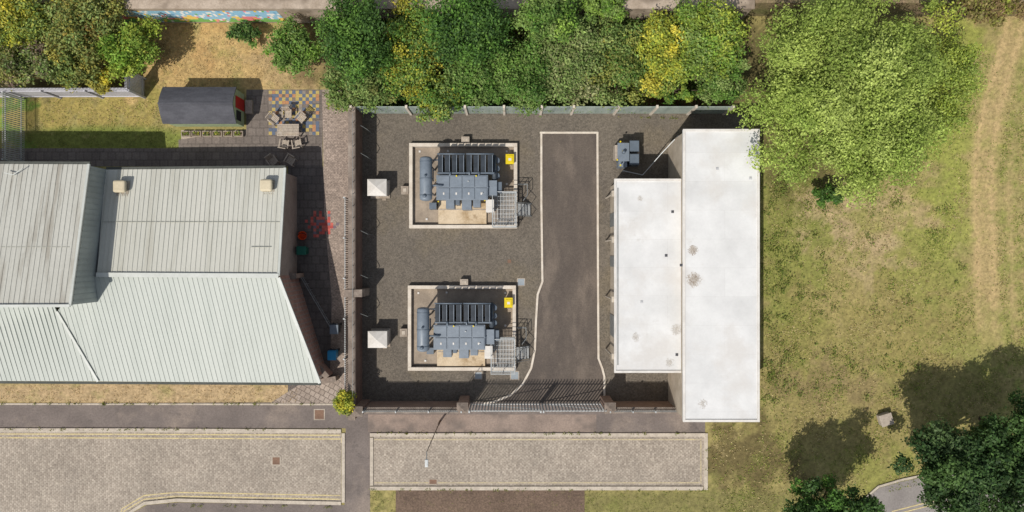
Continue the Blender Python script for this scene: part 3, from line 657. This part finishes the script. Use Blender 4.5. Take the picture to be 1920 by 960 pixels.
def platform():
    r=thing('access_platform','galvanised grated access platform with steps at the upper bund','platform',(*g(945,390),0),'access platforms'); z=1.15
    a=at(924,426,z); b=at(968,362,z); t=MB()
    x=a.x
    while x<b.x: t.box(x,x+.035,a.y,b.y,z-.03,z); x+=.11
    yy=a.y
    while yy<b.y: t.box(a.x,b.x,yy,yy+.03,z-.035,z-.004); yy+=.32
    t.build('grating',m_galv,r)
    t=MB()
    for (p,q) in (((a.x,a.y),(b.x,a.y)),((a.x,b.y),(b.x,b.y)),((a.x,a.y),(a.x,b.y)),((b.x,a.y),(b.x,b.y))):
        t.bar((*p,z-.06),(*q,z-.06),.07,.11)
    t.build('frame',m_galvd,r)
    t=MB()
    for zz in (z+.55,z+1.1):
        t.tube((a.x,a.y,zz),(b.x,a.y,zz),.025,n=8); t.tube((a.x,a.y,zz),(a.x,b.y,zz),.025,n=8); t.tube((b.x,(a.y+b.y)/2+.5,zz),(b.x,b.y,zz),.025,n=8); t.tube((b.x,a.y,zz),(b.x,(a.y+b.y)/2-.4,zz),.025,n=8); t.tube((a.x,b.y,zz),(b.x,b.y,zz),.025,n=8)
    for p in ((a.x,a.y),(b.x,a.y),(a.x,b.y),(b.x,b.y),(a.x,(a.y+b.y)/2),((a.x+b.x)/2,a.y),(b.x,(a.y+b.y)/2+.5),(b.x,(a.y+b.y)/2-.4)): t.tube((*p,0.06),(*p,z+1.1),.025,n=8)
    t.build('handrail',m_galv,r)
    ym=(a.y+b.y)/2+.05
    for i in range(4):
        t=MB(); xs_=b.x+.12+i*.24; zz=z-.22*(i+1)
        for q in range(4): t.box(xs_+q*.055,xs_+q*.055+.03,ym-.4,ym+.4,zz-.03,zz)
        t.box(xs_,xs_+.2,ym-.43,ym-.4,zz-.05,zz+.01); t.box(xs_,xs_+.2,ym+.4,ym+.43,zz-.05,zz+.01); t.build('tread',m_galv,r)
    for s in (-.46,.46):
        t=MB(); t.bar((b.x,ym+s,z-.05),(b.x+1.1,ym+s,.05),.03,.15); t.tube((b.x,ym+s,z+1.0),(b.x+1.1,ym+s,1.0),.022,n=8); t.tube((b.x+1.1,ym+s,0),(b.x+1.1,ym+s,1.0),.022,n=8)
        t.build('stringer',m_galvd,r)
    return r
def guard():
    c=Vector((*g(986,355),0)); r=thing('guard_rail','steel guard rail on gravel beside the upper bund steps','railing',c,'guard rails'); t=MB()
    pts=[(c.x-.55,c.y+.3),(c.x+.1,c.y+.3),(c.x+.1,c.y-.5),(c.x-.2,c.y-.9)]
    for zz in (.5,1.0):
        for p,q in zip(pts[:-1],pts[1:]): t.tube((*p,zz),(*q,zz),.025,n=8)
    for p in pts: t.tube((*p,0),(*p,1.0),.025,n=8)
    t.build('rail',m_galvd,r); return r
def gritbin():
    c=at(956,298,.9); r=thing('spill_kit_bin','yellow spill kit bin in the upper bund right of the transformer','bin',(c.x,c.y,.06),'yellow bins')
    t=MB(); w,d=.27,.33
    t.add([(c.x-w*.85,c.y-d*.85,.06),(c.x+w*.85,c.y-d*.85,.06),(c.x+w*.85,c.y+d*.85,.06),(c.x-w*.85,c.y+d*.85,.06),(c.x-w,c.y-d,.8),(c.x+w,c.y-d,.8),(c.x+w,c.y+d,.8),(c.x-w,c.y+d,.8)],[(0,3,2,1),(4,5,6,7),(0,1,5,4),(1,2,6,5),(2,3,7,6),(3,0,4,7)])
    t.build('bin_body',m_yel,r)
    t=MB(); t.box(c.x-w-.04,c.x+w+.04,c.y-d-.04,c.y+d+.04,.8,.86); t.box(c.x-w+.05,c.x+w-.05,c.y-d+.08,c.y+d-.08,.86,.9); t.build('lid',m_yel,r,bevel=.02)
    MB().box(c.x-.1,c.x+.1,c.y-.12,c.y+.06,.9,.903).build('lid_mark',m_white,r)
    MB().tube((c.x-.2,c.y-d-.07,.72),(c.x+.2,c.y-d-.07,.72),.02).build('handle',m_dark,r); return r
bu=bund('transformer_bund','rectangular pale concrete bund around the upper big transformer')
D=Vector(((866-868.5)/25*.99,-(615.5-348)/25*.99,0))
b2=dup(bu,D,'rectangular pale concrete bund around the lower big transformer')
tr=transformer(); dup(tr,D+Vector((-.1,-.08,0)),'large blue grey power transformer with dark radiators in the lower concrete bund')
cb_=cabinet(); dup(cb_,D,'white control cabinet beside the lower big transformer')
pl=platform(); dup(pl,D,'galvanised grated access platform with steps at the lower bund')
gu=guard(); dup(gu,D,'steel guard rail on gravel beside the lower bund steps')
gb=gritbin(); dup(gb,D,'yellow spill kit bin in the lower bund right of the transformer')
def kiosk(label,px,py):
    c=at(px,py,1.5); r=thing('kiosk_cabinet',label,'cabinet',(c.x,c.y,0),'white pyramid topped kiosks'); s=.62;d=.55
    MB().box(c.x-s-.1,c.x+s+.1,c.y-d-.15,c.y+d+.12,0,.12).build('plinth',m_conc,r)
    MB().box(c.x-s,c.x+s,c.y-d,c.y+d,.12,1.3).build('cabinet_body',m_white,r)
    t=MB(); q=s+.08;e=d+.06; t.box(c.x-q,c.x+q,c.y-e,c.y+e,1.3,1.36); t.add([(c.x-q,c.y-e,1.36),(c.x+q,c.y-e,1.36),(c.x+q,c.y+e,1.36),(c.x-q,c.y+e,1.36),(c.x,c.y,1.66)],[(0,1,4),(1,2,4),(2,3,4),(3,0,4)]); t.build('roof',m_white,r)
    MB().box(c.x+.06,c.x+.1,c.y-d-.04,c.y-d-.003,.7,.85).build('door_handle',m_dark,r)
    MB().box(c.x+.15,c.x+.45,c.y-d-.3,c.y-d-.16,0,.1).build('step',m_conc,r)
kiosk('white kiosk with pyramid roof left of the upper bund',706,351); kiosk('white kiosk with pyramid roof left of the lower bund',707,637)
c=at(1178,288,1.5); r=thing('small_transformer','small blue grey transformer with side radiators beside the drive','transformer',(c.x,c.y,0))
MB().pbox(1158,1199,266,309,0,.15).build('plinth',m_conc,r)
MB().pbox(1160,1179,270,300,.25,1.6).build('tank',m_blue2,r,bevel=.02); MB().pbox(1158,1180,268,302,1.6,1.68).build('lid',m_blue,r,bevel=.01)
for yy in (263,288):
    t=MB()
    for q in range(7): t.pbox(1181+q*2.7,1182.2+q*2.7,yy,yy+21,.4,1.5)
    t.pbox(1181,1198,yy+1,yy+20,1.4,1.56); t.build('radiator',m_blue2,r)
MB().pbox(1160,1176,302,313,.3,1.3).build('cable_box',m_blue,r,bevel=.02)
for (qx,qy) in ((1163,266),(1157,300),(1163,310),(1168,284)): p=at(qx,qy,1.68); MB().tube(p,p+Vector((0,0,.12)),.06,n=8).build('valve',m_yel,r)
p=at(1170,285,1.9); MB().tube((p.x,p.y,1.68),(p.x,p.y,2.0),.12,n=12).build('breather',m_blue2,r,smooth=True)
MB().pbox(1153,1158,272,298,.4,1.3).build('terminal_box',m_conc,r)
r=thing('cable_gantry','thin white angled steel gantry between small transformer and white building','gantry',(*g(1230,310),0))
t=MB(); a=at(1205,328,.9);b=at(1240,288,1.6);c=at(1272,254,2.2); t.bar(a,b,.05,.05); t.bar(b,c,.05,.05); t.bar(at(1168,320,.8),a,.05,.05); t.build('beam',m_galv,r)
for p in (a,b,at(1170,320,.8)): MB().bar((p.x,p.y,0),tuple(p),.05,.05).build('post',m_galvd,r)
# ---------------------------------------------------------------- white building
wb=thing('flat_roofed_building','long pale building with two stepped white flat roofs on the right of the compound','building',(*g(1320,500),0))
h1,h2=5.0,4.0
a=at(1281,790,h1);b=at(1423,243,h1)
MB().box(a.x+.12,b.x-.12,a.y+.12,b.y-.12,0,h1-.25).build('wall',m_wallw,wb,label='walls of the taller part')
up=MB().box(a.x,b.x,a.y,b.y,h1-.25,h1).build('roof',m_membrane,wb,label='taller white flat roof')
t=MB(); e=.13
t.box(a.x-.03,b.x+.03,a.y-.03,a.y+e,h1,h1+.07); t.box(a.x-.03,b.x+.03,b.y-e,b.y+.03,h1,h1+.07); t.box(a.x-.03,a.x+e,a.y+e,b.y-e,h1,h1+.068); t.box(b.x-e,b.x+.03,a.y+e,b.y-e,h1,h1+.068)
t.build('parapet',m_white,up)
a2=at(1152,698,h2);b2_=at(1278,336,h2); xr_=a.x+.1
MB().box(a2.x+.3,xr_,a2.y+.12,b2_.y-.12,0,h2-.2).build('wall',m_wallw,wb,label='walls of the lower part')
lo=MB().box(a2.x,xr_,a2.y,b2_.y,h2-.2,h2).build('roof',m_membrane,wb,label='lower white flat roof')
t=MB(); t.box(a2.x-.02,xr_,a2.y-.03,a2.y+e,h2,h2+.07); t.box(a2.x-.02,xr_,b2_.y-e,b2_.y+.03,h2,h2+.07); t.box(a2.x-.02,a2.x+.1,a2.y+e,b2_.y-e,h2,h2+.066); t.build('parapet',m_white,lo)
t=MB(); t.box(a2.x+.2,a2.x+.27,a2.y+.5,b2_.y-.6,h2,h2+.03); t.build('gutter',m_galvd,lo)
for yy in (365,450,560,665):
    p=at(1148,yy,3); t=MB().tube((a2.x-.05,p.y,.1),(a2.x-.05,p.y,h2-.35),.06,n=8); t.box(a2.x-.16,a2.x+.02,p.y-.2,p.y+.2,h2-.4,h2-.16); t.build('downpipe',m_kerb,wb)
for (yy0,yy1) in ((400,425),(480,500),(590,630)):
    t=MB(); pa_=at(0,yy1,1);pb_=at(0,yy0,1); t.box(a2.x+.26,a2.x+.30,pa_.y,pb_.y,.05,2.2); t.build('door',m_galvd,wb)
m_out=mat('dark_roof_outlet',(96,96,100),(84,84,88),bump=0); m_outl=mat('grey_roof_outlet',(200,200,200),(188,188,190),bump=0)
for (px,py,h,dk) in ((1261,397,h2,1),(1249,479,h2,1),(1277,497,h1,1),(1269,665,h2,1),(1345,316,h1,0),(1203,566,h2,0),(1407,334,h1,0)):
    p=at(px,py,h); t=MB().box(p.x-.09,p.x+.09,p.y-.09,p.y+.09,h,h+.03).tube((p.x,p.y,h+.03),(p.x,p.y,h+.06),.05,n=10); t.build('roof_outlet',m_out if dk else m_outl,up if h==h1 else lo)
for (px,py,h,rr,nn,dk) in ((1299,469,h1,10,520,1),(1301,525,h1,15,950,1),(1200,372,h2,6,120,0),(1268,618,h2,12,500,0),(1318,757,h1,10,200,0),(1255,680,h2,9,260,0),(1192,632,h2,10,260,0)):
    p=at(px,py,h); q=unit(nn); rad_=rr/25*.9*(RNG.random(nn)**.85)[:,None]; q[:,0]*=RNG.uniform(.6,1.2,nn); P=np.array([p.x,p.y,h+.02])+q*rad_; P[:,2]=h+RNG.uniform(.006,.012,nn)
    pal_=((196,186,172),(164,148,132),(208,200,190)) if dk else ((214,209,201),(196,189,179),(222,218,211))
    cc=np.array([lin(z_,.85) for z_ in pal_])[RNG.integers(0,3,nn)]
    dp=leafmesh('dirt_patch',P,unit(nn)*.06+np.array([0,0,1]),RNG.uniform(.02,.045,nn),cc,m_grassb,up if h==h1 else lo); dp['kind']='stuff'
# ---------------------------------------------------------------- street lamp
c=Vector((*g(825,790),0)); r=thing('street_lamp','tall thin grey street lamp leaning over the short sett road','street lamp',c)
t=MB().tube(c,c+Vector((0,0,1.2)),.08,.07,12).tube(c+Vector((0,0,1.2)),c+Vector((0,0,7.9)),.035,.025,12); t.build('pole',m_stone,r,smooth=True)
MB().tube(c+Vector((0,0,7.9)),c+Vector((0,-.5,8.05)),.03,.03,8).build('arm',m_galvd,r)
t=MB().box(c.x-.11,c.x+.11,c.y-.95,c.y-.45,7.98,8.1); t.build('lamp_head',m_galv,r,bevel=.04)
MB().box(c.x-.08,c.x+.08,c.y-.9,c.y-.6,7.95,7.98).build('lamp_glass',m_white,r)
def cover(label,cat,name,px,py,s,m,rim,sy=None):
    c=Vector((*g(px,py),0)); sy=sy or s; r=thing(name,label,cat,c)
    MB().box(c.x-s,c.x+s,c.y-sy,c.y+sy,0,.03).build('frame',rim,r); t=MB().box(c.x-s*.8,c.x+s*.8,c.y-sy*.8,c.y+sy*.8,.03,.04); t.box(c.x-s*.15,c.x+s*.15,c.y-.02,c.y+.02,.04,.046); t.build('lid',m,r)
cover('grey square drain cover on gravel between the two bunds','drain cover','drain_cover',977,529,.3,m_paleblue,m_conc)
cover('grey square drain cover on gravel at the lower right bund corner','drain cover','drain_cover',965,704,.34,m_paleblue,m_conc)
cover('grey square drain cover on gravel below the middle of the lower bund','drain cover','drain_cover',897,704,.3,m_paleblue,m_conc)
cover('rusty square manhole cover in the pavement near the yellow green bush','manhole cover','manhole_cover',599,777,.42,m_iron,m_conc)
cover('rusty manhole cover in the long sett road','manhole cover','manhole_cover',518,864,.34,m_iron,m_kerb)
cover('rusty manhole cover near the left end of the short sett road','manhole cover','manhole_cover',812,903,.34,m_iron,m_conc,.2)
cover('tiny rusty cover on the gravel above the lower bund','drain cover','drain_cover',955,490,.13,m_iron,m_iron)
c=Vector((*g(1655,784),0)); r=thing('utility_box','grey concrete utility box standing on the grass left of the dark trees','box',c)
t=MB().box(-.42,.42,-.4,.4,0,.5)
t.v=[(x+c.x,y_+c.y,z) for x,y_,z in t.v]; t.build('box_body',m_conc,r,bevel=.03); MB().box(c.x-.47,c.x+.47,c.y-.44,c.y+.44,.5,.57).build('lid',m_conc,r,bevel=.02); r.rotation_euler=(0,0,.3)
# ---------------------------------------------------------------- vegetation
G1=[(82,120,48),(98,138,56),(70,104,46),(114,150,64)]
G2=[(120,142,76),(134,156,86),(104,128,66),(152,168,100)]
GY=[(160,172,66),(138,156,60),(180,186,76),(116,138,58)]
YY=[(212,196,64),(196,184,62),(172,174,58),(222,204,84)]
DK=[(54,80,42),(70,98,50),(46,70,36),(84,112,56)]
BR=[(114,152,56),(132,168,64),(98,138,52),(150,178,76)]
BIG=[(150,170,78),(170,186,94),(128,150,66),(186,200,110),(140,160,72)]
PK=[(166,132,130),(146,122,114),(132,128,80),(114,116,68)]
OL=[(134,136,68),(156,152,74),(114,118,60),(176,160,70)]
BRN=[(138,114,80),(154,130,94),(116,104,68),(132,128,72)]
MIX=G1+G2+GY[:2]
T=[
('leafy_tree','dark green rounded tree at the left end of the hedge behind the retaining wall shrubs','tree',672,72,4.4,72,88,2.2,13000,G1+DK[1:2]),
('shrub','bright green shrub left of the hedge above the brick path','shrub',552,92,2.2,54,50,1.4,7000,BR+G1+G2),
('shrub','small dark shrub growing under the mural end','shrub',458,66,1.0,34,26,.9,2400,DK+G1+G2),
('shrub','grey green shrub hanging over the left corner of the compound','shrub',680,160,2.4,74,50,1.5,10000,G2+G1[:1]+BRN[3:]),
('flowering_shrub','green shrub with yellow flowers in the left part of the hedge','shrub',774,92,2.6,66,100,1.7,14000,MIX+[(206,190,70),(206,190,70)]),
('flowering_shrub','yellow dotted shrub spilling over the panel fence onto the gravel','shrub',812,182,2.6,50,44,1.3,7000,MIX+[(214,196,60)]),
('leafy_tree','tall dark green tree in the middle left of the hedge','tree',880,60,5.0,82,80,2.4,17000,G1+DK[:2]),
('shrub','mid green shrub under the tall dark green tree','shrub',892,150,2.3,74,54,1.5,11000,G1+G2),
('leafy_tree','bright green rounded tree near the top middle of the hedge','tree',1026,36,4.6,62,56,2.0,11000,BR+G1+G2),
('shrub','grey green arching shrub in the middle of the hedge beside the fence','shrub',978,138,2.5,78,68,1.6,14000,G2+G1),
('shrub','grey green twiggy shrub right of the middle of the hedge','shrub',1074,116,2.7,76,88,1.7,16000,G2+[(148,158,104),(156,150,110)]),
('shrub','olive green twiggy shrub left of the yellow tree','shrub',1155,112,2.7,70,92,1.7,14000,G2+OL[:2]+G1[:2]),
('leafy_tree','small bright tree at the top edge left of the yellow tree','tree',1125,12,3.6,54,36,1.4,6000,BR+G2),
('yellow_tree','golden yellow leaved tree in the hedge','tree',1244,98,3.6,60,80,1.9,12000,YY+GY+GY[:2]+G2[:2]),
('leafy_tree','bright green bushy tree between the yellow tree and the huge tree','tree',1326,78,4.2,74,80,2.1,14000,BR+GY+G2),
('shrub','low green shrub below the bright bushy tree near bare soil','shrub',1262,168,1.8,70,26,1,5000,G1+GY),
('shrub','dark green shrub at the left edge of the huge tree','shrub',1360,148,2.6,50,46,1.5,6000,G1+G2),
('shrub','yellow green bush at the far left top corner','shrub',40,35,3,84,64,1.8,11000,GY+YY+G2),
('pink_shrub','pinkish brown flowering shrub behind the white fence','shrub',50,115,2.6,80,52,1.5,10000,PK+G2+OL[:2]),
('shrub','olive brown bush with rusty tips left of the bright green bush','shrub',160,45,3.2,80,70,1.9,12000,OL+G2+[(150,116,68)]),
('shrub','mid green bush behind the white fence next to the pink shrub','shrub',148,122,2.6,66,48,1.5,8500,G2+OL),
('shrub','bright lime green bush near the end of the white fence','shrub',244,92,2.8,58,58,1.6,9000,BR+GY),
('shrub','small golden bush hanging over the white fence','shrub',192,155,2.2,38,26,.9,3300,OL+YY[:2]),
('brown_tree','thin brownish tree in the top right corner','tree',1850,6,4,110,40,1.8,9000,BRN+GY[:1]),
('shrub','small dark shrub under the lower edge of the huge tree','shrub',1560,366,1.6,36,22,.9,3000,DK+G1),
]
for a_ in T:
    n_=int(a_[9]*1.15); nl=max(24,int(n_/190))
    tree(a_[0],a_[1],a_[2],*a_[3:9],n_,a_[10],leaf=.10,nl=nl,group=None,trunk=(a_[2]=='tree'),lr=(.12,.28),loose=.55,lobevar=.25,out=.25)
n=42000; px=RNG.uniform(612,1372,n); py=RNG.uniform(-5,204,n); hum=.8+.6*np.sin(px*.06+np.sin(py*.05)*2)*np.cos(py*.08+np.sin(px*.03))
keep=~((px>1215)&(py>172)&(RNG.random(n)<.8)); px=px[keep];py=py[keep];hum=hum[keep];n=len(px)
ky=(480-py)/25; P=np.stack([(px-960)/25*.97,ky*.965,hum*RNG.uniform(.5,1.25,n)+.1],1); P[:,1]=np.where(P[:,1]>yb-.1,yb-.1-RNG.random(n)*.5,P[:,1])
pal=np.array([lin(q,1) for q in MIX]); nr_=unit(n)*.6+np.array([0,0,.6]); nr_/=np.linalg.norm(nr_,axis=1,keepdims=True)
zone=((np.sin(px*.021+1)+np.cos(py*.03+px*.012))*2.2+5).astype(int)%len(pal)
ci=np.where(RNG.random(n)<.5,zone,RNG.integers(0,len(pal),n))
o=leafmesh('undergrowth',P,nr_,RNG.uniform(.05,.13,n),pal[ci]*RNG.uniform(.6,1.15,(n,1)),m_leaf); o['kind']='stuff'; o['label']='tangled undergrowth filling the hedge'; o['category']='undergrowth'
tree('large_tree','huge light green spreading tree overhanging the white roof corner','tree',1574,172,6.8,202,196,4.6,150000,BIG,leaf=.092,nl=150,lr=(.09,.2),loose=.25,lobevar=.2,out=.22,shell=.7,asp=.5)
tree('leafy_tree','loose yellow green tree right of the huge tree beside the worn track','tree',1762,130,4.2,64,150,2.2,14000,GY+BIG,leaf=.09,nl=60,lr=(.12,.3),loose=.9,out=.25)
tree('dark_tree','large dark green tree at the bottom right beside the side road','tree',1822,880,4.9,140,106,3.2,42000,DK+[(92,112,68)],leaf=.12,nl=80,lr=(.12,.24),loose=.25,out=.2,shell=.65)
tree('dark_tree','dark green tree at the right edge above the side road','tree',1925,815,4.6,76,76,2.4,14000,DK,leaf=.12,nl=46,lr=(.14,.28),loose=.3,out=.2,shell=.6)
tree('dark_tree','smaller dark green tree at the bottom edge left of the side road','tree',1556,968,4.7,96,78,2.8,24000,DK+G1[:2],leaf=.115,nl=60,lr=(.12,.26),loose=.3,out=.2,shell=.6)
tree('bush','yellow green bush growing at the front corner of the left wall','bush',648,752,2.4,26,28,1.0,3600,GY+YY[:2],leaf=.085,nl=24,trunk=False,lobevar=.3)
n=110000
px=RNG.uniform(1335,1960,n); py=RNG.uniform(100,1000,n)
inb=(px<1425)&(py<800)
road=(py>930-(px-1640)*.25)&(px>1615)&(py>880)
trx=trk(py)
ont=(((np.abs(px-trx)<26)&(py<650))|((np.abs(px-trx-50)<7)&(py<620)&(py>260)))&(RNG.random(n)<.88)
keep=~inb&~road&~ont; px=px[keep];py=py[keep]
clump=np.sin(px*.11+np.sin(py*.07)*2)*np.cos(py*.09+np.sin(px*.05)*2)+.5*np.sin(px*.31)*np.sin(py*.27)+.6*np.sin(px*.043+py*.031)+RNG.normal(0,.6,len(px))
k_=clump>.1; px=px[k_];py=py[k_]; n=len(px)
P=np.stack([(px-960)/25,(480-py)/25,RNG.uniform(.02,.08,n)],1)
pal=np.array([lin(q,.95) for q in ((130,142,62),(150,156,74),(188,172,120),(114,126,56),(198,180,132),(146,128,82))])
ci=RNG.integers(0,6,n); zn=np.sin(px*.037+np.sin(py*.021)*2)+np.cos(py*.043+px*.017); ci=np.where((zn>0)&(RNG.random(n)<.6),RNG.choice([0,1,3],n),np.where((zn<-.5)&(RNG.random(n)<.5),RNG.choice([2,4,5],n),ci))
nr=unit(n)*.6+np.array([0,0,.6]); nr/=np.linalg.norm(nr,axis=1,keepdims=True)
o=leafmesh('grass',P,nr,RNG.uniform(.025,.09,n),pal[ci]*RNG.uniform(.72,1.18,(n,1)),m_grassb,asp=.4); o['kind']='stuff'; o['label']='rough mixed green and dry grass'; o['category']='grass'
px=[];py=[]
for _ in range(130):
    cx_=random.uniform(1425,1820); cy_=random.uniform(330,760)
    if random.random()<.5: cx_=1425+abs(random.gauss(0,45))
    s_=random.uniform(2,8)
    for q in range(int(s_*8)): px.append(cx_+random.gauss(0,s_)); py.append(cy_+random.gauss(0,s_))
px=np.array(px);py=np.array(py);kk=px>1426;px=px[kk];py=py[kk];n=len(px)
P=np.stack([(px-960)/25,(480-py)/25,RNG.uniform(.08,.24,n)],1); pal=np.array([lin(q,1) for q in ((122,140,62),(104,124,56),(142,152,72),(118,118,62))])
o=leafmesh('field_weeds',P,nr[RNG.integers(0,len(nr),n)],RNG.uniform(.035,.085,n),pal[RNG.integers(0,4,n)]*RNG.uniform(.7,1.15,(n,1)),m_leaf); o['kind']='stuff'; o['label']='low scrubby weeds in the rough grass'; o['category']='weeds'
n=26000
reg=RNG.integers(0,4,n); px=np.where(reg==0,RNG.uniform(270,600,n),np.where(reg==1,RNG.uniform(50,330,n),np.where(reg==2,RNG.uniform(0,560,n),RNG.uniform(694,1500,n))))
py=np.where(reg==0,RNG.uniform(48,165,n),np.where(reg==1,RNG.uniform(186,276,n),np.where(reg==2,RNG.uniform(722,755,n),RNG.uniform(920,1000,n))))
ok=~((px>742)&(px<1096)&(py>915)&(RNG.random(n)<.93)); ok&=~((reg==2)&(RNG.random(n)<.6)); px=px[ok];py=py[ok];reg=reg[ok];n=len(px)
cl=np.sin(px*.13+np.sin(py*.1)*2)*np.cos(py*.12+px*.02)+RNG.normal(0,.6,n)>0; px=px[cl];py=py[cl];reg=reg[cl];n=len(px)
tan=np.array([lin(q,.9) for q in ((194,168,118),(178,152,106),(204,180,134))]); gr=np.array([lin(q,.95) for q in ((134,142,68),(150,150,76),(118,130,58))])
cc=np.where(((reg==0)|(reg==2)|((reg==1)&(py<235)&(RNG.random(n)<.6)))[:,None],tan[RNG.integers(0,3,n)],gr[RNG.integers(0,3,n)])
P=np.stack([(px-960)/25,(480-py)/25,RNG.uniform(.03,.06,n)],1)
o=leafmesh('lawn_grass',P,nr[RNG.integers(0,len(nr),n)],RNG.uniform(.025,.07,n),cc*RNG.uniform(.75,1.2,(n,1)),m_grassb,asp=.4); o['kind']='stuff'; o['label']='dry lawn and verge grass'; o['category']='grass'
segs=[((694,917),(1322,919)),((694,812),(1322,813)),((0,804),(640,805)),((300,947),(640,950)),((1327,812),(1327,918)),((1428,300),(1392,700)),((684,766),(860,766)),((664,250),(664,700)),((1380,795),(1330,800)),((0,757),(600,757)),((1140,220),(1270,222))]
px=[];py=[]
for (a,b) in segs:
    L_=math.dist(a,b)
    for i in range(int(L_/9)):
        if random.random()<.45: continue
        u=random.random(); cx_=a[0]+(b[0]-a[0])*u; cy_=a[1]+(b[1]-a[1])*u
        for q in range(random.randint(4,18)): px.append(cx_+random.gauss(0,2.2)); py.append(cy_+random.gauss(0,1.4))
px=np.array(px);py=np.array(py);n=len(px); P=np.stack([(px-960)/25,(480-py)/25,RNG.uniform(.06,.16,n)],1)
o=leafmesh('weeds',P,nr[RNG.integers(0,len(nr),n)],RNG.uniform(.03,.07,n),gr[RNG.integers(0,3,n)]*RNG.uniform(.6,1.1,(n,1)),m_leaf,asp=.5); o['kind']='stuff'; o['label']='small weeds along the kerbs and walls'; o['category']='weeds'
# ---------------------------------------------------------------- light & camera
sd=Vector((.42,.57,-1)).normalized()
sl=bpy.data.lights.new('sun','SUN'); sl.energy=3.95; sl.angle=math.radians(.5); sl.color=(1,.955,.89)
so=bpy.data.objects.new('sun',sl); COL.objects.link(so); so.rotation_euler=sd.to_track_quat('-Z','Y').to_euler(); so.location=(-20,-30,50)
W=bpy.data.worlds.new('World'); SC.world=W; W.use_nodes=True; nt=W.node_tree; bg=nt.nodes['Background']
sk=nt.nodes.new('ShaderNodeTexSky'); sk.sky_type='NISHITA'; sk.sun_disc=False; sk.sun_elevation=math.radians(54.7); sk.sun_rotation=math.radians(216.4)
hs=nt.nodes.new('ShaderNodeHueSaturation'); hs.inputs['Saturation'].default_value=.55
nt.links.new(sk.outputs[0],hs.inputs['Color']); nt.links.new(hs.outputs[0],bg.inputs[0]); bg.inputs[1].default_value=.115
SC.view_settings.view_transform='Standard'; SC.view_settings.look='None'; SC.view_settings.exposure=0
cd=bpy.data.cameras.new('camera'); cd.lens=24; cd.sensor_width=36; cd.clip_end=1000
co=bpy.data.objects.new('camera',cd); COL.objects.link(co); co.location=(0,0,H); co.rotation_euler=(0,0,0); SC.camera=co
